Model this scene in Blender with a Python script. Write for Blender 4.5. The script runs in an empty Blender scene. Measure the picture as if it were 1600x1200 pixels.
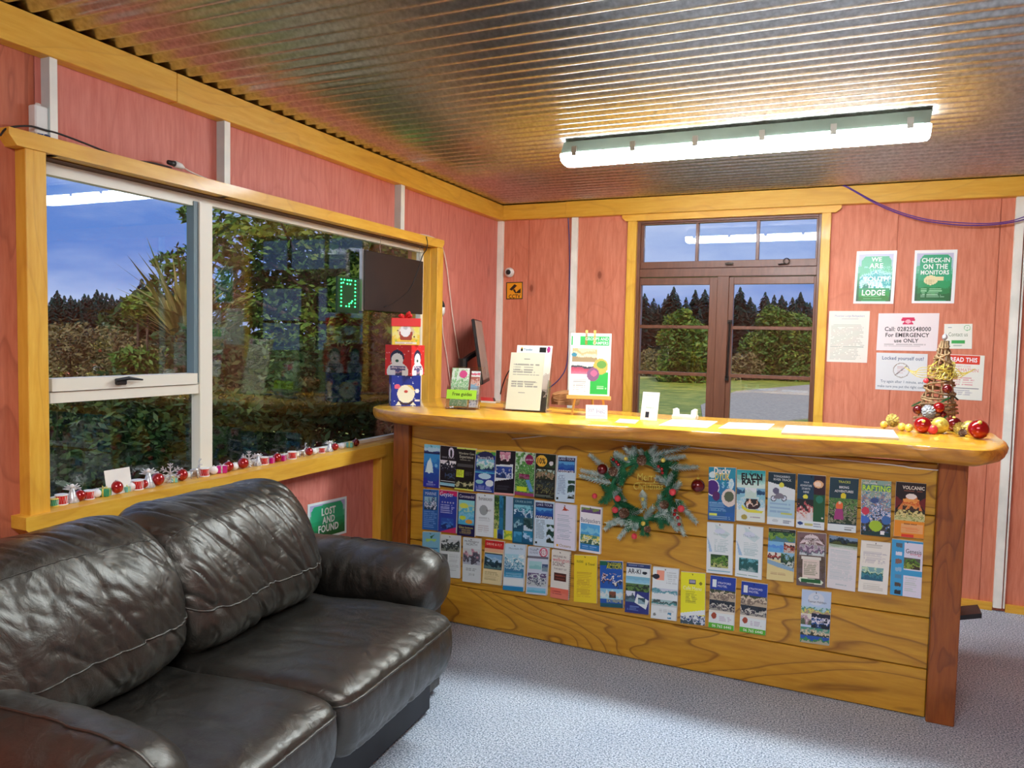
import bpy, math, random
import numpy as np
from mathutils import Vector, Matrix, noise
random.seed(7); rng = np.random.default_rng(11)
sc = bpy.context.scene
COL = sc.collection
R = math.radians
PI = math.pi

# ------------------------------------------------------------------ camera
FPX = 1203.3
yaw, pitch, roll = 0.41516, 0.056775, 0.021887
F = Vector((-math.sin(yaw)*math.cos(pitch), math.cos(yaw)*math.cos(pitch), -math.sin(pitch)))
Rt = Vector((math.cos(yaw), math.sin(yaw), 0)); Up = Rt.cross(F)
cr, sr = math.cos(roll), math.sin(roll)
CR = cr*Rt + sr*Up; CU = -sr*Rt + cr*Up
CAM = Vector((0, 0, 1.5))
cd = bpy.data.cameras.new('camera'); cam = bpy.data.objects.new('camera', cd); COL.objects.link(cam)
cd.sensor_fit = 'HORIZONTAL'; cd.sensor_width = 36; cd.lens = 36*FPX/1600; cd.clip_start = .02; cd.clip_end = 600
cam.matrix_world = Matrix(((CR.x, CU.x, -F.x, 0), (CR.y, CU.y, -F.y, 0), (CR.z, CU.z, -F.z, 1.5), (0, 0, 0, 1)))
sc.camera = cam

def at(px, py, n, d):            # the point of the plane n.P = d that the photograph shows at a pixel (1600x1200)
    q = CR*(px-800) + CU*(600-py) + F*FPX
    n = Vector(n)
    return CAM + q*((d-n.dot(CAM))/n.dot(q))
def az(px, py, z): return at(px, py, (0, 0, 1), z)
def ay(px, py, y): return at(px, py, (0, 1, 0), y)
def ax(px, py, x): return at(px, py, (1, 0, 0), x)

def lin(c):
    if isinstance(c, str):
        c = tuple(int(c[i:i+2], 16) for i in (0, 2, 4))
    return tuple(((v/255)/12.92 if v/255 <= .04045 else ((v/255+.055)/1.055)**2.4) for v in c)

# ------------------------------------------------------------------ world, lights, exposure
sc.view_settings.view_transform = 'Standard'; sc.view_settings.look = 'None'
sc.view_settings.exposure = 0.6; sc.view_settings.gamma = 1; sc.view_settings.use_curve_mapping = False
LAMP_STRENGTH = 54.0
REAR_LAMP_STRENGTH = 62.0
REAR_Y = .1
SUN = 2.3
w = bpy.data.worlds.new('world'); sc.world = w; w.use_nodes = True
nt = w.node_tree; nt.nodes.clear()
def N(nt, t, **k):
    n = nt.nodes.new(t)
    for a, b in k.items():
        if a.startswith('i_'):
            key = a[2:]
            key = int(key) if key.isdigit() else key.replace('_', ' ')
            n.inputs[key].default_value = b
        else: setattr(n, a, b)
    return n
tc = N(nt, 'ShaderNodeTexCoord'); mp = N(nt, 'ShaderNodeMapping'); mp.inputs['Scale'].default_value = (1, 1, 3.2)
nz = N(nt, 'ShaderNodeTexNoise', i_Scale=2.3, i_Detail=5, i_Roughness=.55)
rp = N(nt, 'ShaderNodeValToRGB'); rp.color_ramp.elements[0].position = .36; rp.color_ramp.elements[1].position = .66
rp.color_ramp.elements[0].color = (*lin((88, 126, 196)), 1); rp.color_ramp.elements[1].color = (*lin((190, 204, 232)), 1)
bg = N(nt, 'ShaderNodeBackground', i_Strength=.85); wo = N(nt, 'ShaderNodeOutputWorld')
nt.links.new(tc.outputs['Generated'], mp.inputs[0]); nt.links.new(mp.outputs[0], nz.inputs[0])
nt.links.new(nz.outputs[0], rp.inputs[0]); nt.links.new(rp.outputs[0], bg.inputs[0]); nt.links.new(bg.outputs[0], wo.inputs[0])
sd = bpy.data.lights.new('sun', 'SUN'); sd.energy = SUN; sd.angle = R(3); sd.color = (1, .93, .78)
so = bpy.data.objects.new('sun', sd); COL.objects.link(so); so.rotation_euler = (R(48), 0, R(25)); so.location = (0, -5, 8)

# ------------------------------------------------------------------ materials
def pbr(name, col, rough=.6, metal=0, spec=.5, coat=0, emit=None, es=0, alpha=None, trans=0, sheen=0):
    m = bpy.data.materials.new(name); m.use_nodes = True
    b = m.node_tree.nodes['Principled BSDF']
    b.inputs['Base Color'].default_value = (*lin(col), 1)
    b.inputs['Roughness'].default_value = rough; b.inputs['Metallic'].default_value = metal
    b.inputs['Specular IOR Level'].default_value = spec; b.inputs['Coat Weight'].default_value = coat
    if coat: b.inputs['Coat Roughness'].default_value = .12
    if emit: b.inputs['Emission Color'].default_value = (*lin(emit), 1); b.inputs['Emission Strength'].default_value = es
    if trans: b.inputs['Transmission Weight'].default_value = trans
    return m
def bsdf(m): return m.node_tree.nodes['Principled BSDF']
def mottle(m, c2, scale=8, lo=.4, hi=.65, detail=4, bump=0, bscale=None):
    nt = m.node_tree; b = bsdf(m); c1 = tuple(b.inputs['Base Color'].default_value)
    tc = N(nt, 'ShaderNodeTexCoord'); nz = N(nt, 'ShaderNodeTexNoise', i_Scale=scale, i_Detail=detail)
    r = N(nt, 'ShaderNodeValToRGB'); r.color_ramp.elements[0].position = lo; r.color_ramp.elements[1].position = hi
    r.color_ramp.elements[0].color = c1; r.color_ramp.elements[1].color = (*lin(c2), 1)
    nt.links.new(tc.outputs['Object'], nz.inputs[0]); nt.links.new(nz.outputs[0], r.inputs[0]); nt.links.new(r.outputs[0], b.inputs['Base Color'])
    if bump:
        n2 = N(nt, 'ShaderNodeTexNoise', i_Scale=bscale or scale*4, i_Detail=3)
        bp = N(nt, 'ShaderNodeBump', i_Strength=bump, i_Distance=.01)
        nt.links.new(tc.outputs['Object'], n2.inputs[0]); nt.links.new(n2.outputs[0], bp.inputs['Height']); nt.links.new(bp.outputs[0], b.inputs['Normal'])
    return m
def wood(name, c1, c2, cd, along='x', rough=.5, coat=0, fig=26, figs=1.2, figw=.12, knots=.0, fine=.5, bump=.15, spec=.5):
    """Sawn timber: grain streaks along one axis, cathedral figure lines (contours of a slow noise), knots."""
    m = pbr(name, c1, rough, coat=coat, spec=spec); nt = m.node_tree; b = bsdf(m); L = nt.links.new
    tc = N(nt, 'ShaderNodeTexCoord'); oi = N(nt, 'ShaderNodeObjectInfo')
    add = N(nt, 'ShaderNodeVectorMath', operation='MULTIPLY_ADD'); cmb = N(nt, 'ShaderNodeCombineXYZ')
    for i in range(3): L(oi.outputs['Random'], cmb.inputs[i])
    L(cmb.outputs[0], add.inputs[0]); add.inputs[1].default_value = (7.3, 5.1, 9.7); L(tc.outputs['Object'], add.inputs[2])
    st = {'x': (1, 9, 9), 'y': (9, 1, 9), 'z': (9, 9, 1)}[along]
    m1 = N(nt, 'ShaderNodeMapping'); m1.inputs['Scale'].default_value = [s*2.2 for s in st]; L(add.outputs[0], m1.inputs[0])
    n1 = N(nt, 'ShaderNodeTexNoise', i_Scale=3.0, i_Detail=6, i_Roughness=.6); L(m1.outputs[0], n1.inputs[0])
    r1 = N(nt, 'ShaderNodeValToRGB'); e = r1.color_ramp.elements; e[0].position = .3; e[1].position = .7
    e[0].color = (*lin(c2), 1); e[1].color = (*lin(c1), 1); L(n1.outputs[0], r1.inputs[0])
    st2 = {'x': (.42, 1.5, 1.5), 'y': (1.5, .42, 1.5), 'z': (1.5, 1.5, .42)}[along]
    m2 = N(nt, 'ShaderNodeMapping'); m2.inputs['Scale'].default_value = [s*figs for s in st2]; L(add.outputs[0], m2.inputs[0])
    n2 = N(nt, 'ShaderNodeTexNoise', i_Scale=1.9, i_Detail=2.5, i_Roughness=.45, i_Distortion=.35); L(m2.outputs[0], n2.inputs[0])
    mu = N(nt, 'ShaderNodeMath', operation='MULTIPLY'); mu.inputs[1].default_value = fig; L(n2.outputs[0], mu.inputs[0])
    fr = N(nt, 'ShaderNodeMath', operation='FRACT'); L(mu.outputs[0], fr.inputs[0])
    r2 = N(nt, 'ShaderNodeValToRGB'); e = r2.color_ramp.elements; e[0].position = 0; e[0].color = (1, 1, 1, 1)
    e[1].position = figw; e[1].color = (.25, .25, .25, 1); x = e.new(.6); x.color = (0, 0, 0, 1); x = e.new(.93); x.color = (.05, .05, .05, 1); x = e.new(1.0); x.color = (1, 1, 1, 1)
    L(fr.outputs[0], r2.inputs[0])
    f2 = N(nt, 'ShaderNodeMath', operation='MULTIPLY'); f2.inputs[1].default_value = fine; L(r2.outputs[0], f2.inputs[0])
    mx = N(nt, 'ShaderNodeMix', data_type='RGBA'); L(f2.outputs[0], mx.inputs[0]); L(r1.outputs[0], mx.inputs[6]); mx.inputs[7].default_value = (*lin(cd), 1)
    out = mx.outputs[2]
    if knots:
        m3 = N(nt, 'ShaderNodeMapping'); m3.inputs['Scale'].default_value = {'x': (.8, 1.6, 1.6), 'y': (1.6, .8, 1.6), 'z': (1.5, 1.5, .8)}[along]; L(add.outputs[0], m3.inputs[0])
        vo = N(nt, 'ShaderNodeTexVoronoi', i_Scale=2.4); L(m3.outputs[0], vo.inputs[0])
        r3 = N(nt, 'ShaderNodeValToRGB'); e = r3.color_ramp.elements; e[0].position = 0; e[0].color = (1, 1, 1, 1); e[1].position = knots; e[1].color = (.8, .8, .8, 1)
        x = e.new(knots*1.3); x.color = (.35, .35, .35, 1); x = e.new(knots*3.2); x.color = (0, 0, 0, 1)
        L(vo.outputs['Distance'], r3.inputs[0])
        mk = N(nt, 'ShaderNodeMix', data_type='RGBA'); L(r3.outputs[0], mk.inputs[0]); L(out, mk.inputs[6]); mk.inputs[7].default_value = (*[v*.55 for v in lin(cd)], 1); out = mk.outputs[2]
    L(out, b.inputs['Base Color'])
    bp = N(nt, 'ShaderNodeBump', i_Strength=bump, i_Distance=.004); L(n1.outputs[0], bp.inputs['Height']); L(bp.outputs[0], b.inputs['Normal'])
    return m

M = {}
for a in 'xyz':
    M['pine_'+a] = wood('honey_pine_'+a, (240, 190, 70), (226, 166, 44), (194, 128, 38), a, .45, .15, 11, .9, .15, .012, .3)
    M['post_'+a] = wood('red_brown_post_'+a, (168, 96, 34), (140, 72, 22), (96, 46, 16), a, .42, .15, 18, 1.4, .2, .01, .5)
M['ply_y'] = wood('pink_stained_ply_y', (222, 140, 124), (204, 114, 98), (176, 84, 66), 'z', .6, 0, 13, .8, .12, .04, .24)
M['ply_x'] = wood('pink_stained_ply_x', (226, 142, 112), (206, 116, 84), (180, 88, 56), 'z', .6, 0, 11, .8, .1, .045, .22)
M['ply_b'] = wood('brown_stained_ply', (204, 120, 88), (182, 96, 66), (128, 60, 36), 'z', .6, 0, 16, 1.1, .14, .03, .4)
M['plank'] = wood('counter_plank', (218, 168, 52), (196, 142, 34), (128, 80, 22), 'x', .42, .12, 15, .95, .12, .01, .8, .2)
M['slab'] = wood('lacquered_slab', (246, 190, 62), (236, 168, 40), (200, 122, 30), 'x', .22, .55, 12, 1.1, .2, .012, .4, .05)
M['slab_edge'] = wood('slab_live_edge', (232, 168, 54), (194, 122, 34), (120, 66, 20), 'x', .4, .3, 12, 1.3, .2, .0, .35, .25)
M['brown'] = wood('brown_joinery', (122, 76, 54), (104, 62, 42), (84, 50, 34), 'z', .4, .15, 8, 1, .2, 0, .3)
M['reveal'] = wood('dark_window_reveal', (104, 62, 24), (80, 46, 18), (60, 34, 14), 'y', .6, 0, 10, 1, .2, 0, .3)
M['sill_top'] = wood('window_ledge', (228, 172, 84), (212, 150, 66), (168, 104, 44), 'y', .45, .15, 14, .9, .14, .012, .5)
M['batten'] = mottle(pbr('painted_batten', (250, 250, 238), .5), (232, 234, 222), 6)
M['batten_grey'] = mottle(pbr('batten_shade_grey', (210, 222, 218), .5), (190, 206, 202), 6)  # batten white greyed, side shade put into the colour; shed roof shares it
M['alu'] = pbr('white_window_frame', (238, 234, 216), .4)
M['seal'] = pbr('grey_window_seal', (110, 132, 140), .5)
M['white'] = mottle(pbr('white_plastic', (235, 236, 230), .4), (226, 228, 222), 5)
M['paper'] = mottle(pbr('white_paper', (240, 238, 230), .7), (230, 228, 222), 9)
M['black'] = mottle(pbr('black_plastic', (18, 18, 20), .4), (28, 28, 30), 20)
M['board'] = mottle(pbr('dark_back_panel', (44, 32, 26), .5), (34, 27, 24), 5)
M['rim'] = pbr('satin_metal', (190, 186, 176), .3, .9)
M['dark_metal'] = mottle(pbr('dark_iron', (40, 34, 30), .45, .7), (60, 48, 40), 30)
M['purple'] = pbr('purple_cable', (92, 52, 150), .5)
M['blue_wire'] = pbr('blue_cable', (50, 76, 140), .5)
M['cable_w'] = pbr('white_cable', (224, 214, 200), .5)
M['cable_k'] = pbr('black_cable', (24, 20, 20), .5)
M['grey_metal'] = mottle(pbr('lamp_body', (150, 166, 150), .5), (136, 152, 138), 4)
M['diff'] = pbr('lamp_diffuser', (255, 255, 255), .4, emit=(236, 248, 255), es=LAMP_STRENGTH)
M['diff2'] = pbr('rear_lamp_diffuser', (255, 255, 255), .4, emit=(246, 250, 255), es=REAR_LAMP_STRENGTH)
M['led'] = pbr('green_reflection_dot', (90, 255, 150), .4, emit=(40, 255, 120), es=5)
M['reflection_back'] = mottle(pbr('green_reflection_backing', (4, 60, 20), .4), (2, 40, 14), 12)
M['red_gloss'] = pbr('red_glass_bauble', (168, 16, 22), .12, .35, coat=.8)
M['darkred'] = pbr('dark_red_bauble', (110, 14, 20), .14, .35, coat=.8)
M['pink_b'] = pbr('matt_coral_bauble', (226, 70, 80), .4)
M['magenta'] = pbr('magenta_foil', (206, 30, 140), .3, .3)
M['teal'] = pbr('pale_teal_foil', (120, 200, 190), .3, .3)
M['gold'] = mottle(pbr('gold_foil', (238, 222, 110), .35, .25), (206, 184, 70), 60)
M['silver'] = mottle(pbr('silver_glitter', (222, 222, 222), .35, .4), (170, 174, 180), 140)
M['white_b'] = pbr('white_bauble', (238, 236, 236), .3)
M['green_b'] = pbr('green_foil', (60, 160, 120), .3, .3)
M['red_f'] = mottle(pbr('red_felt', (214, 30, 26), .5), (170, 16, 18), 60)
M['cone'] = mottle(pbr('pinecone_scale', (104, 66, 42), .6), (196, 176, 150), 120, .5, .7)
M['goldcone'] = mottle(pbr('gilded_pinecone', (226, 206, 110), .4, .2), (120, 84, 40), 90, .45, .7)
M['needle'] = mottle(pbr('green_needles', (30, 120, 76), .6), (60, 140, 90), 40)
M['frost'] = mottle(pbr('frosted_needles', (214, 230, 222), .7), (110, 160, 146), 60, .45, .7)
M['twig'] = mottle(pbr('woven_twig', (178, 146, 104), .7), (112, 80, 50), 50)
M['bag'] = mottle(pbr('brown_paper', (176, 120, 70), .8), (140, 88, 48), 10)
M['bark'] = mottle(pbr('bark', (62, 50, 40), .9), (90, 76, 62), 14, bump=.5)
M['red_p'] = pbr('red_plastic', (206, 24, 20), .4)
M['ribbon'] = pbr('red_ribbon', (226, 50, 48), .45)

# carpet
m = pbr('blue_grey_carpet', (150, 160, 178), .95, spec=.1); M['carpet'] = m; nt = m.node_tree; L = nt.links.new; b = bsdf(m)
tc = N(nt, 'ShaderNodeTexCoord'); n1 = N(nt, 'ShaderNodeTexNoise', i_Scale=150, i_Detail=4); n2 = N(nt, 'ShaderNodeTexNoise', i_Scale=2.2, i_Detail=3)
r = N(nt, 'ShaderNodeValToRGB'); e = r.color_ramp.elements; e[0].position = .36; e[0].color = (*lin((110, 124, 142)), 1); e[1].position = .62; e[1].color = (*lin((222, 230, 238)), 1)
r2 = N(nt, 'ShaderNodeValToRGB'); e = r2.color_ramp.elements; e[0].position = .35; e[0].color = (.86, .88, .92, 1); e[1].position = .65; e[1].color = (1, 1, 1, 1)
mx = N(nt, 'ShaderNodeMix', data_type='RGBA', blend_type='MULTIPLY'); mx.inputs[0].default_value = 1
L(tc.outputs['Object'], n1.inputs[0]); L(tc.outputs['Object'], n2.inputs[0]); L(n1.outputs[0], r.inputs[0]); L(n2.outputs[0], r2.inputs[0])
L(r.outputs[0], mx.inputs[6]); L(r2.outputs[0], mx.inputs[7]); L(mx.outputs[2], b.inputs['Base Color'])
bp = N(nt, 'ShaderNodeBump', i_Strength=.6, i_Distance=.004); L(n1.outputs[0], bp.inputs['Height']); L(bp.outputs[0], b.inputs['Normal'])
# corrugated metal
m = pbr('corrugated_zincalume', (196, 192, 186), .3, 1.0); M['zinc'] = m; nt = m.node_tree; L = nt.links.new; b = bsdf(m)
tc = N(nt, 'ShaderNodeTexCoord'); n1 = N(nt, 'ShaderNodeTexNoise', i_Scale=60, i_Detail=4)
r = N(nt, 'ShaderNodeValToRGB'); e = r.color_ramp.elements; e[0].position = .3; e[0].color = (*lin((178, 172, 164)), 1); e[1].position = .7; e[1].color = (*lin((214, 210, 204)), 1)
L(tc.outputs['Object'], n1.inputs[0]); L(n1.outputs[0], r.inputs[0]); L(r.outputs[0], b.inputs['Base Color'])
# leather
m = pbr('black_leather', (15, 13, 11), .42, spec=1.0, coat=.5); M['leather'] = m; bsdf(m).inputs['Coat Roughness'].default_value = .36; bsdf(m).inputs['Specular Tint'].default_value = (1, .93, .78, 1); nt = m.node_tree; L = nt.links.new; b = bsdf(m)
tc = N(nt, 'ShaderNodeTexCoord'); n1 = N(nt, 'ShaderNodeTexVoronoi', i_Scale=230); n2 = N(nt, 'ShaderNodeTexNoise', i_Scale=9, i_Detail=5, i_Distortion=1.2)
n3 = N(nt, 'ShaderNodeTexNoise', i_Scale=24, i_Detail=6, i_Roughness=.65)
r = N(nt, 'ShaderNodeValToRGB'); e = r.color_ramp.elements; e[0].position = .35; e[0].color = (.39, .39, .39, 1); e[1].position = .7; e[1].color = (.52, .52, .52, 1)
L(n3.outputs[0], r.inputs[0]); L(r.outputs[0], b.inputs['Roughness'])
for q in (n1, n2, n3): L(tc.outputs['Object'], q.inputs[0])
b1 = N(nt, 'ShaderNodeBump', i_Strength=.12, i_Distance=.001); L(n1.outputs[0], b1.inputs['Height'])
b2 = N(nt, 'ShaderNodeBump', i_Strength=.6, i_Distance=.014); L(n2.outputs[0], b2.inputs['Height']); L(b1.outputs[0], b2.inputs['Normal'])
b3 = N(nt, 'ShaderNodeBump', i_Strength=.4, i_Distance=.005); L(n3.outputs[0], b3.inputs['Height']); L(b2.outputs[0], b3.inputs['Normal']); L(b3.outputs[0], b.inputs['Normal'])
M['base_cloth'] = mottle(pbr('sofa_base_vinyl', (34, 36, 42), .5), (26, 28, 34), 8)
# print (colour attribute)
def printmat(name, rough, coat=0):
    m = pbr(name, (255, 255, 255), rough, coat=coat); nt = m.node_tree
    a = N(nt, 'ShaderNodeAttribute', attribute_name='Col'); nt.links.new(a.outputs['Color'], bsdf(m).inputs['Base Color']); return m
M['print'] = printmat('printed_paper', .45)
M['print_gloss'] = printmat('laminated_print', .3, .3)
# glass
def glassmat(name, k, tint=(1, 1, 1)):
    m = bpy.data.materials.new(name); m.use_nodes = True; nt = m.node_tree; nt.nodes.clear(); L = nt.links.new
    fr = N(nt, 'ShaderNodeLayerWeight', i_Blend=.5); pw = N(nt, 'ShaderNodeMath', operation='POWER'); pw.inputs[1].default_value = 5; L(fr.outputs['Facing'], pw.inputs[0])
    mu = N(nt, 'ShaderNodeMath', operation='MULTIPLY_ADD', use_clamp=True); mu.inputs[1].default_value = .95; mu.inputs[2].default_value = k
    tr = N(nt, 'ShaderNodeBsdfTransparent'); tr.inputs[0].default_value = (*tint, 1); gl = N(nt, 'ShaderNodeBsdfGlossy', i_Roughness=0.0)
    mx = N(nt, 'ShaderNodeMixShader'); o = N(nt, 'ShaderNodeOutputMaterial')
    L(pw.outputs[0], mu.inputs[0]); L(mu.outputs[0], mx.inputs[0]); L(tr.outputs[0], mx.inputs[1]); L(gl.outputs[0], mx.inputs[2]); L(mx.outputs[0], o.inputs[0]); return m
M['glass'] = glassmat('window_glass', .055)
M['acrylic'] = glassmat('clear_acrylic', .08, (.95, .96, .96))
# outdoors
def leafmat(name, c1, c2, c3):
    m = pbr(name, c1, .6, spec=.3); nt = m.node_tree; L = nt.links.new
    tc = N(nt, 'ShaderNodeTexCoord'); nz = N(nt, 'ShaderNodeTexNoise', i_Scale=1.7, i_Detail=6, i_Roughness=.7); r = N(nt, 'ShaderNodeValToRGB'); e = r.color_ramp.elements
    e[0].position = .3; e[0].color = (*lin(c1), 1); e[1].position = .72; e[1].color = (*lin(c3), 1); x = e.new(.5); x.color = (*lin(c2), 1)
    L(tc.outputs['Object'], nz.inputs[0]); L(nz.outputs[0], r.inputs[0]); L(r.outputs[0], bsdf(m).inputs['Base Color']); return m
M['leaf'] = leafmat('tree_leaves', (30, 60, 20), (70, 104, 34), (142, 140, 48))
M['leaf_dark'] = leafmat('dark_leaves', (18, 36, 18), (34, 62, 26), (70, 88, 36))
M['leaf_brown'] = leafmat('dry_scrub', (60, 54, 34), (104, 94, 58), (150, 134, 84))
M['conifer'] = leafmat('conifer_needles', (14, 44, 44), (22, 60, 54), (40, 82, 62))
M['flax'] = leafmat('flax_leaves', (66, 96, 40), (120, 120, 60), (170, 150, 100))
M['grass'] = leafmat('grass', (74, 100, 30), (128, 140, 48), (180, 174, 84))
M['gravel'] = mottle(pbr('gravel', (140, 136, 130), .9), (166, 160, 148), 14)

# ------------------------------------------------------------------ mesh builder
W = {}                                     # world matrices of things by object name
class MB:
    def __init__(s): s.v = []; s.f = []; s.m = []; s.c = []
    def add(s, vs, fs, mi=0, col=None):
        b = len(s.v); s.v += [tuple(v) for v in vs]
        for f in fs: s.f.append(tuple(b+i for i in f)); s.m.append(mi); s.c.append(col)
        return s
    def box(s, lo, hi, mi=0, mat=None, bev=0):
        x0, y0, z0 = lo; x1, y1, z1 = hi
        if bev:
            P = []
            for zz, o in ((z0, bev), (z0+bev, 0), (z1-bev, 0), (z1, bev)):
                P += [(x0+o+bev*(o == 0), y0+o, zz), (x1-o-bev*(o == 0), y0+o, zz), (x1-o, y0+o+bev*(o == 0), zz), (x1-o, y1-o-bev*(o == 0), zz), (x1-o-bev*(o == 0), y1-o, zz), (x0+o+bev*(o == 0), y1-o, zz), (x0+o, y1-o-bev*(o == 0), zz), (x0+o, y0+o+bev*(o == 0), zz)]
            if mat is not None: P = [mat @ Vector(p) for p in P]
            fs = [tuple(range(7, -1, -1)), tuple(range(24, 32))]
            for k in range(3):
                for i in range(8): j = (i+1) % 8; fs.append((k*8+i, k*8+j, k*8+8+j, k*8+8+i))
            return s.add(P, fs, mi)
        P = [Vector(p) for p in ((x0, y0, z0), (x1, y0, z0), (x1, y1, z0), (x0, y1, z0), (x0, y0, z1), (x1, y0, z1), (x1, y1, z1), (x0, y1, z1))]
        if mat is not None: P = [mat @ p for p in P]
        return s.add(P, [(3, 2, 1, 0), (4, 5, 6, 7), (0, 1, 5, 4), (1, 2, 6, 5), (2, 3, 7, 6), (3, 0, 4, 7)], mi)
    def prism(s, poly, d, mi=0):           # poly: list of 3D points, extruded by vector d
        n = len(poly); P = [Vector(p) for p in poly]; d = Vector(d); Q = [p+d for p in P]
        nn = Vector((0, 0, 0))
        for i in range(n): nn += P[i].cross(P[(i+1) % n])
        flip = nn.dot(d) > 0
        fs = [tuple(range(n)), tuple(range(2*n-1, n-1, -1))]
        fs += [(i, n+i, n+(i+1) % n, (i+1) % n) for i in range(n)]
        if flip: fs = [tuple(reversed(f)) for f in fs]
        return s.add(P+Q, fs, mi)
    def tube(s, pts, r, n=8, mi=0, cap=True):
        pts = [Vector(p) for p in pts]; rs = r if isinstance(r, (list, tuple)) else [r]*len(pts)
        t0 = (pts[1]-pts[0]).normalized(); a = t0.orthogonal().normalized(); V = []
        for i, p in enumerate(pts):
            t = (pts[min(i+1, len(pts)-1)]-pts[max(i-1, 0)]).normalized()
            a = (a - t*a.dot(t)); a = a.normalized() if a.length > 1e-6 else t.orthogonal().normalized(); c = t.cross(a)
            V += [p + (a*math.cos(2*PI*k/n)+c*math.sin(2*PI*k/n))*rs[i] for k in range(n)]
        fs = [(i*n+k, i*n+(k+1) % n, (i+1)*n+(k+1) % n, (i+1)*n+k) for i in range(len(pts)-1) for k in range(n)]
        if cap: fs += [tuple(range(n-1, -1, -1)), tuple((len(pts)-1)*n+k for k in range(n))]
        return s.add(V, fs, mi)
    def lathe(s, prof, c=(0, 0, 0), n=20, mi=0, mat=None):   # prof (r,z) bottom to top
        c = Vector(c); V = []
        for r, z in prof: V += [Vector((r*math.cos(2*PI*k/n), r*math.sin(2*PI*k/n), z)) for k in range(n)]
        V = [(mat @ p if mat is not None else p)+c for p in V]
        fs = [(i*n+k, i*n+(k+1) % n, (i+1)*n+(k+1) % n, (i+1)*n+k) for i in range(len(prof)-1) for k in range(n)]
        fs += [tuple(range(n-1, -1, -1)), tuple((len(prof)-1)*n+k for k in range(n))]
        return s.add(V, fs, mi)
    def ball(s, c, r, n=14, mi=0, sz=1):
        return s.lathe([(max(1e-4, r*math.sin(PI*i/(n//2+2))), -r*sz*math.cos(PI*i/(n//2+2))) for i in range(n//2+3)], c, n, mi)
    def build(s, name, mats, parent=None, smooth=False, label=None, kind=None, sharp=None):
        me = bpy.data.meshes.new(name); o = bpy.data.objects.new(name, me); COL.objects.link(o)
        inv = None
        if parent is not None:
            o.parent = parent; inv = W[parent.name].inverted(); W[o.name] = W[parent.name]
        else: W[o.name] = Matrix.Identity(4)
        vs = s.v if inv is None else [tuple(inv @ Vector(v)) for v in s.v]
        me.from_pydata(vs, [], s.f)
        for mt in (mats if isinstance(mats, (list, tuple)) else [mats]): me.materials.append(M[mt] if isinstance(mt, str) else mt)
        if any(s.m): me.polygons.foreach_set('material_index', s.m)
        if any(c is not None for c in s.c):
            at_ = me.color_attributes.new('Col', 'FLOAT_COLOR', 'CORNER'); buf = []
            for f, c in zip(s.f, s.c): buf += [*(c or (1, 1, 1)), 1.0]*len(f)
            at_.data.foreach_set('color', buf)
        if smooth:
            me.polygons.foreach_set('use_smooth', [True]*len(me.polygons))
            if sharp:
                me.set_sharp_from_angle(angle=R(sharp))
        me.update()
        if label: o['label'] = label
        if kind: o['kind'] = kind
        return o
def thing(name, label, cat, loc, group=None, rz=0):
    o = bpy.data.objects.new(name, None); COL.objects.link(o); o.empty_display_size = .05
    o.location = loc; o.rotation_euler = (0, 0, rz); W[o.name] = Matrix.Translation(Vector(loc)) @ Matrix.Rotation(rz, 4, 'Z')
    o['label'] = label; o['category'] = cat
    if group: o['group'] = group
    return o
def tag(o, label, cat, group=None):
    o['label'] = label; o['category'] = cat
    if group: o['group'] = group
    return o
def settle(o, p):                           # origin of a one-mesh thing moved to its base point
    p = Vector(p); o.data.transform(Matrix.Translation(-p)); o.location = p; W[o.name] = Matrix.Translation(p); return o
def st(name, mb, mats, parent=None, **k):
    o = mb.build(name, mats, parent, **k)
    if parent is None: o['kind'] = 'structure'
    return o
def spline(pts, n=8):
    P = [Vector(p) for p in pts]; P = [2*P[0]-P[1]]+P+[2*P[-1]-P[-2]]; out = []
    for i in range(1, len(P)-2):
        for k in range(n):
            t = k/n; a, b, c, d = P[i-1:i+3]
            out.append(.5*((2*b)+(c-a)*t+(2*a-5*b+4*c-d)*t*t+(3*b-a-3*c+d)*t**3))
    return out+[P[-2]]

# ------------------------------------------------------------------ room shell
XL, YB, ZC = -2.402, 5.154, 2.47
XR, YN = 2.7, -2.6
XF = XL+.052                                # face of the casings on the left wall
st('floor', MB().box((XL-.1, YN-.1, -.1), (XR+.1, YB+.1, 0)), 'carpet')
# corrugated ceiling: ridges run along x
m = MB(); V = []; ys = []; pitch_c = .0768; n = 12
y = YN-.1
while y < YB+.55: ys.append(y); y += pitch_c/n
for yy in ys:
    z = 2.4715+.0095*(1-math.cos(2*PI*(yy-2.61)/pitch_c))
    V += [(XL-.45, yy, z), (XR+.1, yy, z)]
m.add(V, [(2*i, 2*i+1, 2*i+3, 2*i+2) for i in range(len(ys)-1)])
ce = st('ceiling', m, 'zinc', smooth=True)
for i, x in enumerate((-1.66, -.9, -.14, .62, 1.38)):      # overlaps of neighbouring sheets
    pass
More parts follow.
